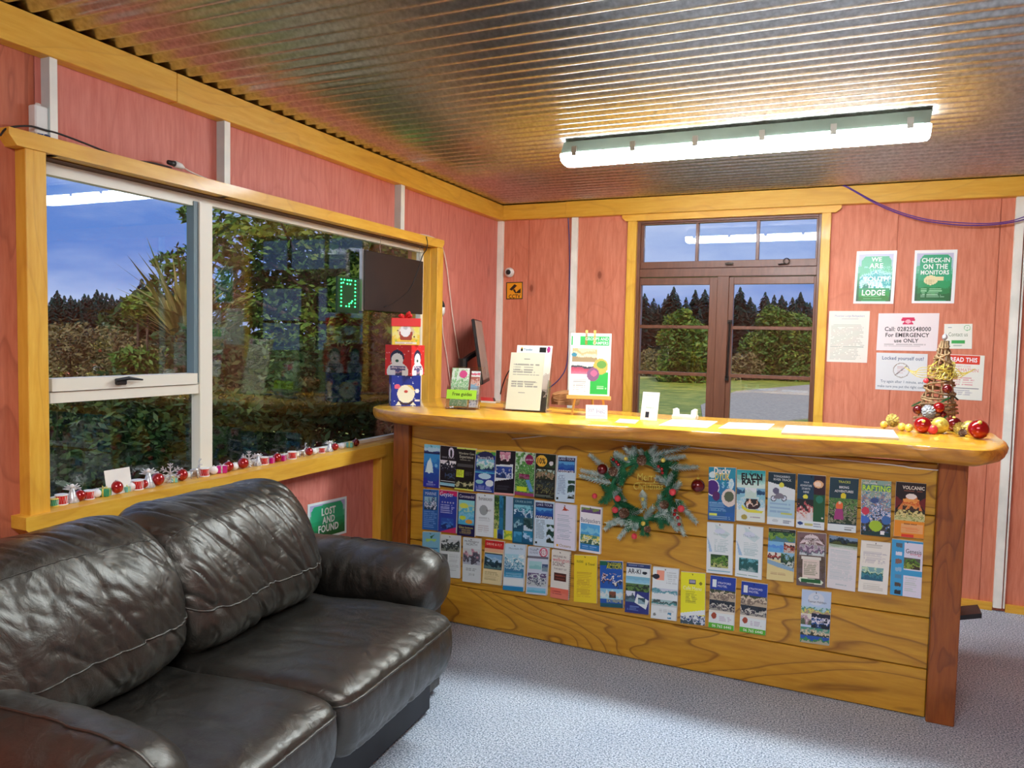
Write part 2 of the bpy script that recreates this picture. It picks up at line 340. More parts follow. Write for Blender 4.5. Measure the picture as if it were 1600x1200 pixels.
# left wall: window opening y 1.655..4.155, z .915..2.058
WY0, WY1, WZ0, WZ1 = 1.655, 4.16, .912, 2.058
m = MB(); xo = XL-.16; xi = XL-.008
m.box((xo, YN, 0), (xi, WY0, ZC)); m.box((xo, WY1, 0), (xi, YB, ZC)); m.box((xo, WY0, 0), (xi, WY1, WZ0-.06)); m.box((xo, WY0, WZ1), (xi, WY1, ZC))
wl = st('wall_left', m, 'ply_b')
def panel(lo, hi, mat, par): return MB().box(lo, hi, bev=.0012).build('panel', mat, par)
g = .0015
ys = [(YN, .46), (.46, 1.22), (1.22, 1.655)]
for a, b_ in ys: panel((xi, a+g, 0), (XL, b_-g, ZC), 'ply_b' if b_ < 1.7 else 'ply_y', wl)
for a, b_ in ((1.655, 2.435), (2.435, 3.77), (3.77, 4.16)): panel((xi, a+g, WZ1), (XL, b_-g, ZC), 'ply_y', wl)
for a, b_ in ((1.655, 2.66), (2.66, 3.6), (3.6, 4.16)): panel((xi, a+g, 0), (XL, b_-g, WZ0-.06), 'ply_y', wl)
panel((xi, 4.16, 0), (XL, 4.97, ZC), 'ply_y', wl); panel((xi, 4.97+g, 0), (XL, YB, ZC), 'ply_y', wl)
# battens on the left wall (white face, one side greyed to paint in its shade)
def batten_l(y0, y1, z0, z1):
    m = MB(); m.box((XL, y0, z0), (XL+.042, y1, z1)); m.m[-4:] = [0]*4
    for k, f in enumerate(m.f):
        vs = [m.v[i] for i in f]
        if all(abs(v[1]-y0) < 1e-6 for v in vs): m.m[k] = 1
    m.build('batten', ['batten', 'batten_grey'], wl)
batten_l(1.676, 1.702, WZ1, 2.37); batten_l(2.418, 2.45, WZ1, 2.37); batten_l(3.75, 3.79, WZ1, 2.37)
# back wall with the brown window/door opening
BX0, BX1, BZ1, BZ0 = -1.366, -.208, 2.322, .28
m = MB(); yo = YB+.14; yi = YB+.008
m.box((XL, yi, 0), (BX0, yo, ZC)); m.box((BX1, yi, 0), (XR, yo, ZC)); m.box((BX0, yi, BZ1), (BX1, yo, ZC)); m.box((BX0, yi, 0), (BX1, yo, BZ0))
wb = st('wall_back', m, 'ply_x')
for a, b_ in ((XL, -2.163), (-2.163, -1.83), (-1.83, BX0)): panel((a+g, YB, 0), (b_-g, yi, ZC), 'ply_x', wb)
for a, b_ in ((BX1, .215), (.215, .736), (.736, .84), (.84, 1.6), (1.6, XR)): panel((a+g, YB, 0), (b_-g, yi, ZC), 'ply_x', wb)
panel((BX0+g, YB, BZ1), (BX1-g, yi, ZC), 'ply_x', wb); panel((BX0+g, YB, 0), (BX1-g, yi, BZ0), 'ply_x', wb)
def batten_b(x0, x1, z0=.02, z1=2.37, nm='batten', d=.028): MB().box((x0, YB-d, z0), (x1, YB, z1), bev=.002).build(nm, 'batten', wb)
batten_b(XL, -2.358); batten_b(-1.832, -1.788); batten_b(.803, .846); batten_b(.853, .862, d=.02)
# the two walls behind the camera's back
m = MB(); m.box((XR, YN, 0), (XR+.1, YB, ZC)); wr = st('wall_right', m, 'ply_x')
m = MB(); m.box((XL-.1, YN-.1, 0), (XR+.1, YN, ZC)); wn = st('wall_near', m, 'ply_x')
for k in range(6): MB().box((XR-.02, YN+.2+k*1.25, 0), (XR, YN+.24+k*1.25, ZC)).build('batten', 'batten', wr)
# added black strip outside, keeps sky light out of the gaps above the beam
st('sky_light_block', MB().box((XL-.45, YN-.1, 2.3), (XL-.44, YB+.55, 2.5)), 'black')
# top beams
def chamf_board(y0, y1, z0, z1, x0, x1, c0, c1, low=True):      # board on the left wall, ends chamfered at the lower corners
    p = [(x1, y0, z1), (x1, y0, z0+c0), (x1, y0+c0*.8, z0), (x1, y1-c1*.8, z0), (x1, y1, z0+c1), (x1, y1, z1)]
    if not low: p = [(x1, y0, z0+c0*.6), (x1, y0+c0*.6, z0), (x1, y1, z0), (x1, y1, z1), (x1, y0+0, z1)]
    return MB().prism(p, (x0-x1, 0, 0))
tl = st('trim_1', MB().box((XL, YN, 2.362), (XF, 2.17, 2.47), bev=.002), 'pine_y')
st('trim_2', MB().box((XL, 2.172, 2.360), (XF, YB, 2.469), bev=.002), 'pine_y')
st('trim_3', MB().box((XF, YB-.05, 2.365), (-1.87, YB, 2.469), bev=.002), 'pine_x')
st('trim_4', MB().box((-1.868, YB-.056, 2.363), (XR, YB, 2.471), bev=.002), 'pine_x')
st('baseboard_back', MB().box((-.1, YB-.02, 0), (.80, YB, .045)).box((.865, YB-.02, 0), (XR, YB, .045)), 'pine_x')
# vertical timber on the left wall below the ledge, beside the counter
st('trim_6', MB().box((XL, 3.565, 0), (XF+.004, 3.70, WZ0-.0), bev=.002), 'pine_z')

# ------------------------------------------------------------------ left window
w1 = bpy.data.objects.new('window_1', None); COL.objects.link(w1); w1.location = (XL, 2.9, .9); W['window_1'] = Matrix.Translation((XL, 2.9, .9)); w1['kind'] = 'structure'
chamf_board(1.535, 4.235, WZ1, 2.108, XL, XF+.004, .03, .03).build('header', 'pine_y', w1)
MB().box((XL, 1.588, .905), (XF, WY0, WZ1), bev=.002).build('casing', 'pine_z', w1)
MB().box((XL, WY1, .905), (XF, 4.232, WZ1), bev=.002).build('casing', 'pine_z', w1)
MB().prism([(XF+.02, 1.56, .9145), (XF+.02, 1.56, .875), (XF+.02, 1.59, .846), (XF+.02, 3.585, .846), (XF+.02, 3.585, .9145)], (-.072, 0, 0)).build('apron', 'pine_y', w1)
MB().box((XL-.09, 1.56, .895), (XL-.001, 3.585, .914), bev=.001).build('ledge', 'sill_top', w1)
MB().box((XL-.09, 3.586, .895), (XL+.03, WY1+.02, .9135)).build('ledge', 'sill_top', w1)
XG = XL-.05
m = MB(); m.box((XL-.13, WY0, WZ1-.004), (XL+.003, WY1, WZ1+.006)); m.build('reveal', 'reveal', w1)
m = MB(); m.box((XL-.13, WY1-.004, .9), (XL+.003, WY1+.01, WZ1)); m.build('reveal', 'pine_z', w1)
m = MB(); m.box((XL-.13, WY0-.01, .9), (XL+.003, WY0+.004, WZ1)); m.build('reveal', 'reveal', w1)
xa0, xa1 = XG-.03, XG+.005
MB().box((xa0, WY0+.002, 2.026), (xa1, WY1-.002, 2.052)).build('frame_rail', 'alu', w1)
MB().box((xa0, WY0+.002, .9145), (xa1, WY1-.002, .932)).build('frame_rail', 'alu', w1)
MB().box((xa0, WY0+.003, .93), (xa1, 1.722, 2.03)).build('frame_rail', 'alu', w1)
MB().box((xa0, WY1-.03, .93), (xa1, WY1-.003, 2.03)).build('frame_rail', 'alu', w1)
MB().box((xa0, 2.362, .93), (xa1+.012, 2.428, 2.03)).build('mullion', 'alu', w1)
MB().box((xa0, 2.338, 1.30), (xa1+.004, 2.362, 2.03)).build('seal', 'seal', w1)
MB().box((xa0, 1.722, 1.255), (xa1+.006, 2.362, 1.292)).build('transom', 'alu', w1)
MB().box((xa0-.004, 1.722, 1.295), (xa1+.016, 2.345, 1.338)).build('sash_rail', 'alu', w1)
MB().box((xa0, 1.722, 2.012), (xa1, 2.345, 2.026)).build('sash_rail', 'alu', w1)
def pane(c, y0, y1, z0, z1, tilt=(0, 0)):
    m = MB(); m.box((-.002, -(y1-y0)/2, -(z1-z0)/2), (.002, (y1-y0)/2, (z1-z0)/2), mat=Matrix.Translation((c, (y0+y1)/2, (z0+z1)/2)) @ Matrix.Rotation(tilt[0], 4, 'Z') @ Matrix.Rotation(tilt[1], 4, 'Y'))
    m.build('pane', 'glass', w1)
pane(XG-.014, 2.425, 4.135, .93, 2.03)
pane(XG-.014, 1.72, 2.365, .93, 1.258)
pane(XG-.014, 1.72, 2.345, 1.32, 2.02, (R(0), R(0)))
la = MB(); p = ax(186, 596, xa1+.018); la.box((p.x, p.y-.02, p.z-.012), (p.x+.02, p.y+.02, p.z+.012), bev=.004); la.tube([p+Vector((.02, -.03, .006)), p+Vector((.026, .02, .012)), p+Vector((.02, .085, .004))], [.006, .007, .003])
la.build('latch', 'black', w1)

# ------------------------------------------------------------------ back window (brown joinery)
w2 = bpy.data.objects.new('window_2', None); COL.objects.link(w2); w2.location = (-.79, YB, .3); W['window_2'] = Matrix.Translation((-.79, YB, .3)); w2['kind'] = 'structure'
YC = YB-.036
m = MB().prism([(-1.468, YC, 2.362), (-1.468, YC, 2.345), (-1.44, YC, 2.32), (-.128, YC, 2.32), (-.098, YC, 2.345), (-.098, YC, 2.362)], (0, .036, 0)); m.build('header', 'pine_x', w2)
MB().box((-1.428, YC+.004, .0), (BX0, YB, 2.32), bev=.002).build('casing', 'pine_z', w2)
MB().box((BX1, YC+.004, .0), (-.154, YB, 2.32), bev=.002).build('casing', 'pine_z', w2)
yj = YB+.004; ye = YB+.1
def bx(nm, x0, x1, z0, z1, y0=yj, y1=ye, mat='brown'): return MB().box((x0, y0, z0), (x1, y1, z1), bev=.002).build(nm, mat, w2)
bx('jamb', BX0, BX0+.022, BZ0, BZ1); bx('jamb', BX1-.018, BX1, BZ0, BZ1); bx('jamb', BX0+.022, BX1-.018, 2.306, BZ1)
bx('transom', BX0+.022, BX1-.018, 1.945, 2.0); bx('mullion', -.826, -.752, BZ0, 1.945)
yf0, yf1 = YB+.012, YB+.05
# top light
x0, x1 = BX0+.022, BX1-.018
bx('sash_rail', x0, x1, 2.003, 2.048, yf0, yf1); bx('sash_rail', x0, x1, 2.296, 2.306, yf0, yf1)
bx('sash_stile', x0, x0+.02, 2.048, 2.296, yf0, yf1); bx('sash_stile', x1-.012, x1, 2.048, 2.296, yf0, yf1)
bx('glazing_bar', -.978, -.958, 2.048, 2.296, yf0, yf1); bx('glazing_bar', -.595, -.575, 2.048, 2.296, yf0, yf1)
def bpane(x0, x1, z0, z1, rot=0, tilt=0):
    MB().box((-(x1-x0)/2, -.002, -(z1-z0)/2), ((x1-x0)/2, .002, (z1-z0)/2), mat=Matrix.Translation(((x0+x1)/2, YB+.03, (z0+z1)/2)) @ Matrix.Rotation(rot, 4, 'Z') @ Matrix.Rotation(tilt, 4, 'X')).build('pane', 'glass', w2)
bpane(-1.325, -.977, 2.046, 2.298); bpane(-.959, -.594, 2.046, 2.298); bpane(-.576, -.236, 2.046, 2.298)
for a, b_, gl, gr in ((x0, -.826, -1.334, -.876), (-.752, x1, -.722, -.238)):
    bx('sash_stile', a, gl, BZ0, 1.94, yf0, yf1); bx('sash_stile', gr, b_, BZ0, 1.94, yf0, yf1)
    bx('sash_rail', gl, gr, 1.893, 1.94, yf0, yf1); bx('sash_rail', gl, gr, BZ0, BZ0+.06, yf0, yf1)
    for z in (1.613, 1.30, .98, .66): bx('glazing_bar', gl, gr, z-.011, z+.011, yf0, yf1)
    zz = [BZ0+.06, .66, .98, 1.30, 1.613, 1.893]
    for i in range(5): bpane(gl-.003, gr+.003, zz[i], zz[i+1], 0)
st_m = MB(); p0 = ay(1141, 503, YB-.002); p1 = ay(1136, 590, YB-.002)
st_m.tube([p0+Vector((0, -.01, 0)), p1+Vector((0, -.01, 0))], .007); st_m.box((p0.x-.016, p0.y-.012, p0.z-.012), (p0.x+.014, p0.y+.01, p0.z+.012)); st_m.box((p1.x-.012, p1.y-.012, p1.z-.02), (p1.x+.01, p1.y+.01, p1.z+.012))
st_m.build('window_stay', 'dark_metal', w2)
st_m = MB(); p = ay(1229, 408, YB-.002); st_m.tube([(p.x+.018*math.cos(a*PI/6), p.y-.004, p.z+.018*math.sin(a*PI/6)) for a in range(13)], .003); st_m.tube([(p.x-.05, p.y-.004, p.z-.02), (p.x, p.y-.004, p.z-.016)], .004)
p = ay(1138, 412, YB-.002); st_m.box((p.x-.02, p.y-.008, p.z-.006), (p.x+.03, p.y+.01, p.z+.006)); st_m.build('latch', 'dark_metal', w2)
st('baseboard_left', MB().box((XL, YN, 0), (XL+.018, 3.56, .045)), 'pine_y')
print('shell ok')
#PART2

# ------------------------------------------------------------------ counter
O = Vector((-2.1004, 3.5450, 0)); CA = R(-1.4831); CM = Matrix.Translation(O) @ Matrix.Rotation(CA, 4, 'Z')
CU_ = Vector((math.cos(CA), math.sin(CA), 0)); CN = Vector((math.sin(CA), -math.cos(CA), 0))     # along the front; out of the front
def cpt(u, v, z): return CM @ Vector((u, v, z))
def cp(px, py, off): return at(px, py, CN, CN.dot(O)+off)
ct = thing('reception_counter', 'long plank-fronted reception counter with reddish corner posts', 'counter', O, rz=CA)
sz = [.003, .2037, .4143, .6277, .8335, 1.045]
for i in range(5):
    MB().box((-.045, 0, sz[i]+.0022), (2.432, .022, sz[i+1]-.0022), mat=CM, bev=.0035).build('plank', 'plank', ct)
MB().box((-.045, .0225, .003), (2.432, .03, 1.045), mat=CM).build('backing_board', 'post_x', ct)
MB().box((2.4335, -.03, 0), (2.535, .06, 1.056), mat=CM, bev=.004).build('post', 'post_z', ct)
MB().box((-.142, -.03, 0), (-.047, .06, 1.056), mat=CM, bev=.004).build('post', 'post_z', ct)
MB().box((2.4335, .44, 0), (2.52, .52, 1.056), mat=CM, bev=.004).build('post', 'post_z', ct)
MB().box((-.13, .44, 0), (-.047, .52, 1.056), mat=CM, bev=.004).build('post', 'post_z', ct)
MB().box((2.445, .061, .02), (2.465, .44, 1.05), mat=CM).build('side_panel', 'post_z', ct)
MB().box((-.12, .061, .02), (-.1, .44, 1.05), mat=CM).build('side_panel', 'post_z', ct)
MB().box((-.09, .04, .55), (2.43, .5, .57), mat=CM).build('shelf', 'post_x', ct)
ZT, ZB = 1.13, 1.06
top = [(583.5, 634), (586, 637), (592, 638.5), (607, 641), (645, 645.5), (690, 649), (750, 653.5), (810, 657), (870, 661), (950, 664.7), (1025, 669), (1100, 674), (1219, 683), (1320, 688), (1412, 693.5), (1480, 699), (1537, 703), (1562, 700), (1574, 693), (1571, 688), (1562, 683), (1552, 676), (1535, 672), (1500, 669), (1430, 668), (1359, 666), (1290, 660), (1200, 656), (1100, 651), (999, 644.5), (920, 639), (852, 634.5), (780, 626), (720, 622), (682, 620.4), (657, 619.3), (630, 620), (607, 624), (590, 629)]
P = [az(x, y, ZT) for x, y in top]
for i, p in enumerate(P):                  # never through the window wall
    if p.x < XL+.012: P[i] = Vector((XL+.012, p.y, ZT))
n = len(P); out = []
for i in range(n):
    a, b_, c, d = P[i-1], P[i], P[(i+1) % n], P[(i+2) % n]
    for k in range(6):
        t = k/6; out.append(.5*((2*b_)+(c-a)*t+(2*a-5*b_+4*c-d)*t*t+(3*b_-a-3*c+d)*t**3))
cen = sum(out, Vector())/len(out); nn = len(out); nr = []
for i in range(nn):
    t = (out[(i+3) % nn]-out[i-3]).normalized(); q = Vector((t.y, -t.x, 0)); nr.append(q if q.dot(out[i]-cen) > 0 else -q)
V = []; m = MB()
def nzv(i, s, k): p = out[i % nn]*s; return noise.noise(Vector((p.x, p.y, k)))
rings = [(ZT, -.014), (ZT-.004, -.003), (ZT-.02, .002), (ZT-.042, .0), (ZT-.058, -.014), (ZB, -.045), (ZB, -.12)]
for k, (z, o_) in enumerate(rings):
    for i in range(nn):
        wv = nzv(i, 5, k*.35)*.010*(k >= 2)+nzv(i, 17, k*.5)*.004*(k >= 2)
        q = out[i]+nr[i]*(o_+wv); q.z = z+(nzv(i, 4, 9)*.006 if 3 < k < 6 else 0)
        q.x = max(q.x, XL+.004); V.append(q)
fs = [tuple(range(nn))]; mi = [0]
for k in range(len(rings)-1):
    for i in range(nn): j = (i+1) % nn; fs.append((k*nn+j, k*nn+i, (k+1)*nn+i, (k+1)*nn+j)); mi.append(0 if k < 1 else 1)
fs.append(tuple(reversed([(len(rings)-1)*nn+i for i in range(nn)]))); mi.append(1)
ar = sum(out[i].x*out[(i+1) % nn].y-out[(i+1) % nn].x*out[i].y for i in range(nn))
if ar < 0: fs = [tuple(reversed(f)) for f in fs]
m.add(V, fs); m.m = mi
slab = m.build('countertop', ['slab', 'slab_edge'], ct, smooth=True, sharp=50, label='thick live-edge lacquered slab')
# cable tacked under the slab
pts = [cp(x, y, .004) for x, y in ((800, 686), (855, 681), (895, 678), (935, 684), (985, 690), (1040, 695), (1100, 701), (1200, 709), (1290, 716), (1400, 727), (1425, 731), (1470, 735))]
for p in pts: p.z = min(p.z, 1.043)
tag(MB().tube(spline(pts, 4), .003, 6).build('cable', 'cable_w', smooth=True), 'thin white cable tacked under the counter slab above the brochures', 'cable')

# ------------------------------------------------------------------ printing
class Canvas:
    def __init__(s, w, h, bg='ffffff'):
        s.w, s.h = w, h; s.a = np.zeros((h, w, 3)); s.a[:] = s.c(bg); s.t = []
        s.X, s.Y = np.meshgrid((np.arange(w)+.5)/w, (np.arange(h)+.5)/h)
    @staticmethod
    def c(h): return np.array([int(h[i:i+2], 16)/255 for i in (0, 2, 4)])
    def nz(s, sx, sy):
        gx, gy = max(2, int(sx)+2), max(2, int(sy)+2); G = rng.random((gy+1, gx+1)); x = s.X*(gx-1); y = s.Y*(gy-1)
        xi, yi = x.astype(int), y.astype(int); fx, fy = x-xi, y-yi
        return (G[yi, xi]*(1-fx)+G[yi, xi+1]*fx)*(1-fy)+(G[yi+1, xi]*(1-fx)+G[yi+1, xi+1]*fx)*fy
    def run(s, ops):
        for o in ops:
            k = o[0]
            if k == 't': s.t.append(o[1:]); continue
            if k in 'rgl': x0, y0, x1, y1 = o[1:5]; mk = (s.X >= x0) & (s.X < x1) & (s.Y >= y0) & (s.Y < y1)
            if k == 'r': s.a[mk] = s.c(o[5])
            elif k == 'e':
                _, cx, cy, rx, ry, c = o; s.a[((s.X-cx)/rx)**2+((s.Y-cy)/ry)**2 < 1] = s.c(c)
            elif k == 'g':                       # picture: colours from top to bottom, broken up by noise
                cols = np.array([s.c(c) for c in o[5]]); amp = o[6] if len(o) > 6 else .25; f = o[7] if len(o) > 7 else 9
                v = (s.Y-y0)/(y1-y0)+(s.nz(f, f*s.h/s.w)-.5)*amp*2+(rng.random(s.X.shape)-.5)*amp*.5
                i = np.clip((v*len(cols)).astype(int), 0, len(cols)-1); s.a[mk] = cols[i][mk]
            elif k == 'l':
                nl, c = o[5], s.c(o[6]); ph = ((s.Y-y0)/(y1-y0)*nl) % 1; rag = s.nz(s.w*.5, nl*2)
                q = mk & (ph < .5) & (rag > .25) & (s.X < x1-(x1-x0)*.25*(rng.random(nl+1)[np.clip(((s.Y-y0)/(y1-y0)*nl).astype(int), 0, nl)]))
                s.a[q] = s.a[q]*.35+c*.65
            elif k == 'p':
                pts = o[1]; ins = np.zeros(s.X.shape, bool); j = len(pts)-1
                for i in range(len(pts)):
                    (xi, yi), (xj, yj) = pts[i], pts[j]
                    if yi != yj: ins ^= ((yi > s.Y) != (yj > s.Y)) & (s.X < (xj-xi)*(s.Y-yi)/(yj-yi)+xi)
                    j = i
                s.a[ins] = s.c(o[2])
        return s
    def emit(s, m, tl, ex, ey, mi=0):            # tl corner, ex across, ey down (3D)
        q = np.round(s.a*20)/20; done = np.zeros(q.shape[:2], bool); key = (q*20).astype(int) @ np.array([1, 40, 1600])
        for y in range(s.h):
            x = 0
            while x < s.w:
                if done[y, x]: x += 1; continue
                x2 = x+1
                while x2 < s.w and not done[y, x2] and key[y, x2] == key[y, x]: x2 += 1
                y2 = y+1
                while y2 < s.h and not done[y2, x:x2].any() and (key[y2, x:x2] == key[y, x]).all(): y2 += 1
                done[y:y2, x:x2] = True
                a, b_, c, d = x/s.w, x2/s.w, y/s.h, y2/s.h
                col = lin(tuple(v*255 for v in q[y, x]))
                m.add([tl+ex*a+ey*d, tl+ex*b_+ey*d, tl+ex*b_+ey*c, tl+ex*a+ey*c], [(0, 1, 2, 3)], mi, col); x = x2
        nrm = ey.cross(ex).normalized()
        for t in s.t:
            txt, x0, x1, yc, c = t[:5]; hs = t[5] if len(t) > 5 else 1; bold = t[6] if len(t) > 6 else 0
            lettering(m, txt, tl+ex*x0+ey*yc+nrm*.0005, ex*(x1-x0), -ey.normalized(), lin(c), hs, mi, bold)
_fc = {}
def glyphs(txt, bold=0):
    k = (txt, bold)
    if k not in _fc:
        cu = bpy.data.curves.new('t', 'FONT'); cu.body = txt; cu.size = 1; cu.resolution_u = 2; cu.offset = bold; cu.space_character = 1+bold*2
        ob = bpy.data.objects.new('t', cu); me = bpy.data.meshes.new_from_object(ob)
        vs = [tuple(v.co[:2]) for v in me.vertices]; fs = [tuple(p.vertices) for p in me.polygons]
        bpy.data.objects.remove(ob); bpy.data.curves.remove(cu); bpy.data.meshes.remove(me)
        xs = [v[0] for v in vs]; ys = [v[1] for v in vs]
        _fc[k] = ([(x-min(xs), y-(min(ys)+max(ys))/2) for x, y in vs], fs, max(xs)-min(xs))
    return _fc[k]
def lettering(m, txt, pos, ex, up, col, hs=1, mi=0, bold=0):
    vs, fs, wd = glyphs(txt, bold); s = ex.length/wd; e = ex.normalized()
    m.add([pos+e*(x*s)+up*(y*s*hs) for x, y in vs], fs, mi, col)

def sheet(corners, ops, bg, res, t=.0006, nm='sheet', mat='print_gloss', nout=None, parent=None):
    """thin printed sheet: corners TL TR BR BL in 3D; returns (body mesh builder result)"""
    tl, tr, br, bl = corners; ex = ((tr-tl)+(br-bl))/2; ey = ((bl-tl)+(br-tr))/2; c = (tl+tr+br+bl)/4; tl = c-ex/2-ey/2
    nrm = ey.cross(ex).normalized()
    m = MB(); back = tl-nrm*t
    m.prism([tl-nrm*.0002, tl+ex-nrm*.0002, tl+ex+ey-nrm*.0002, tl+ey-nrm*.0002], -nrm*t, 1)
    Canvas(*res, bg).run(ops).emit(m, tl, ex, ey)
    return m

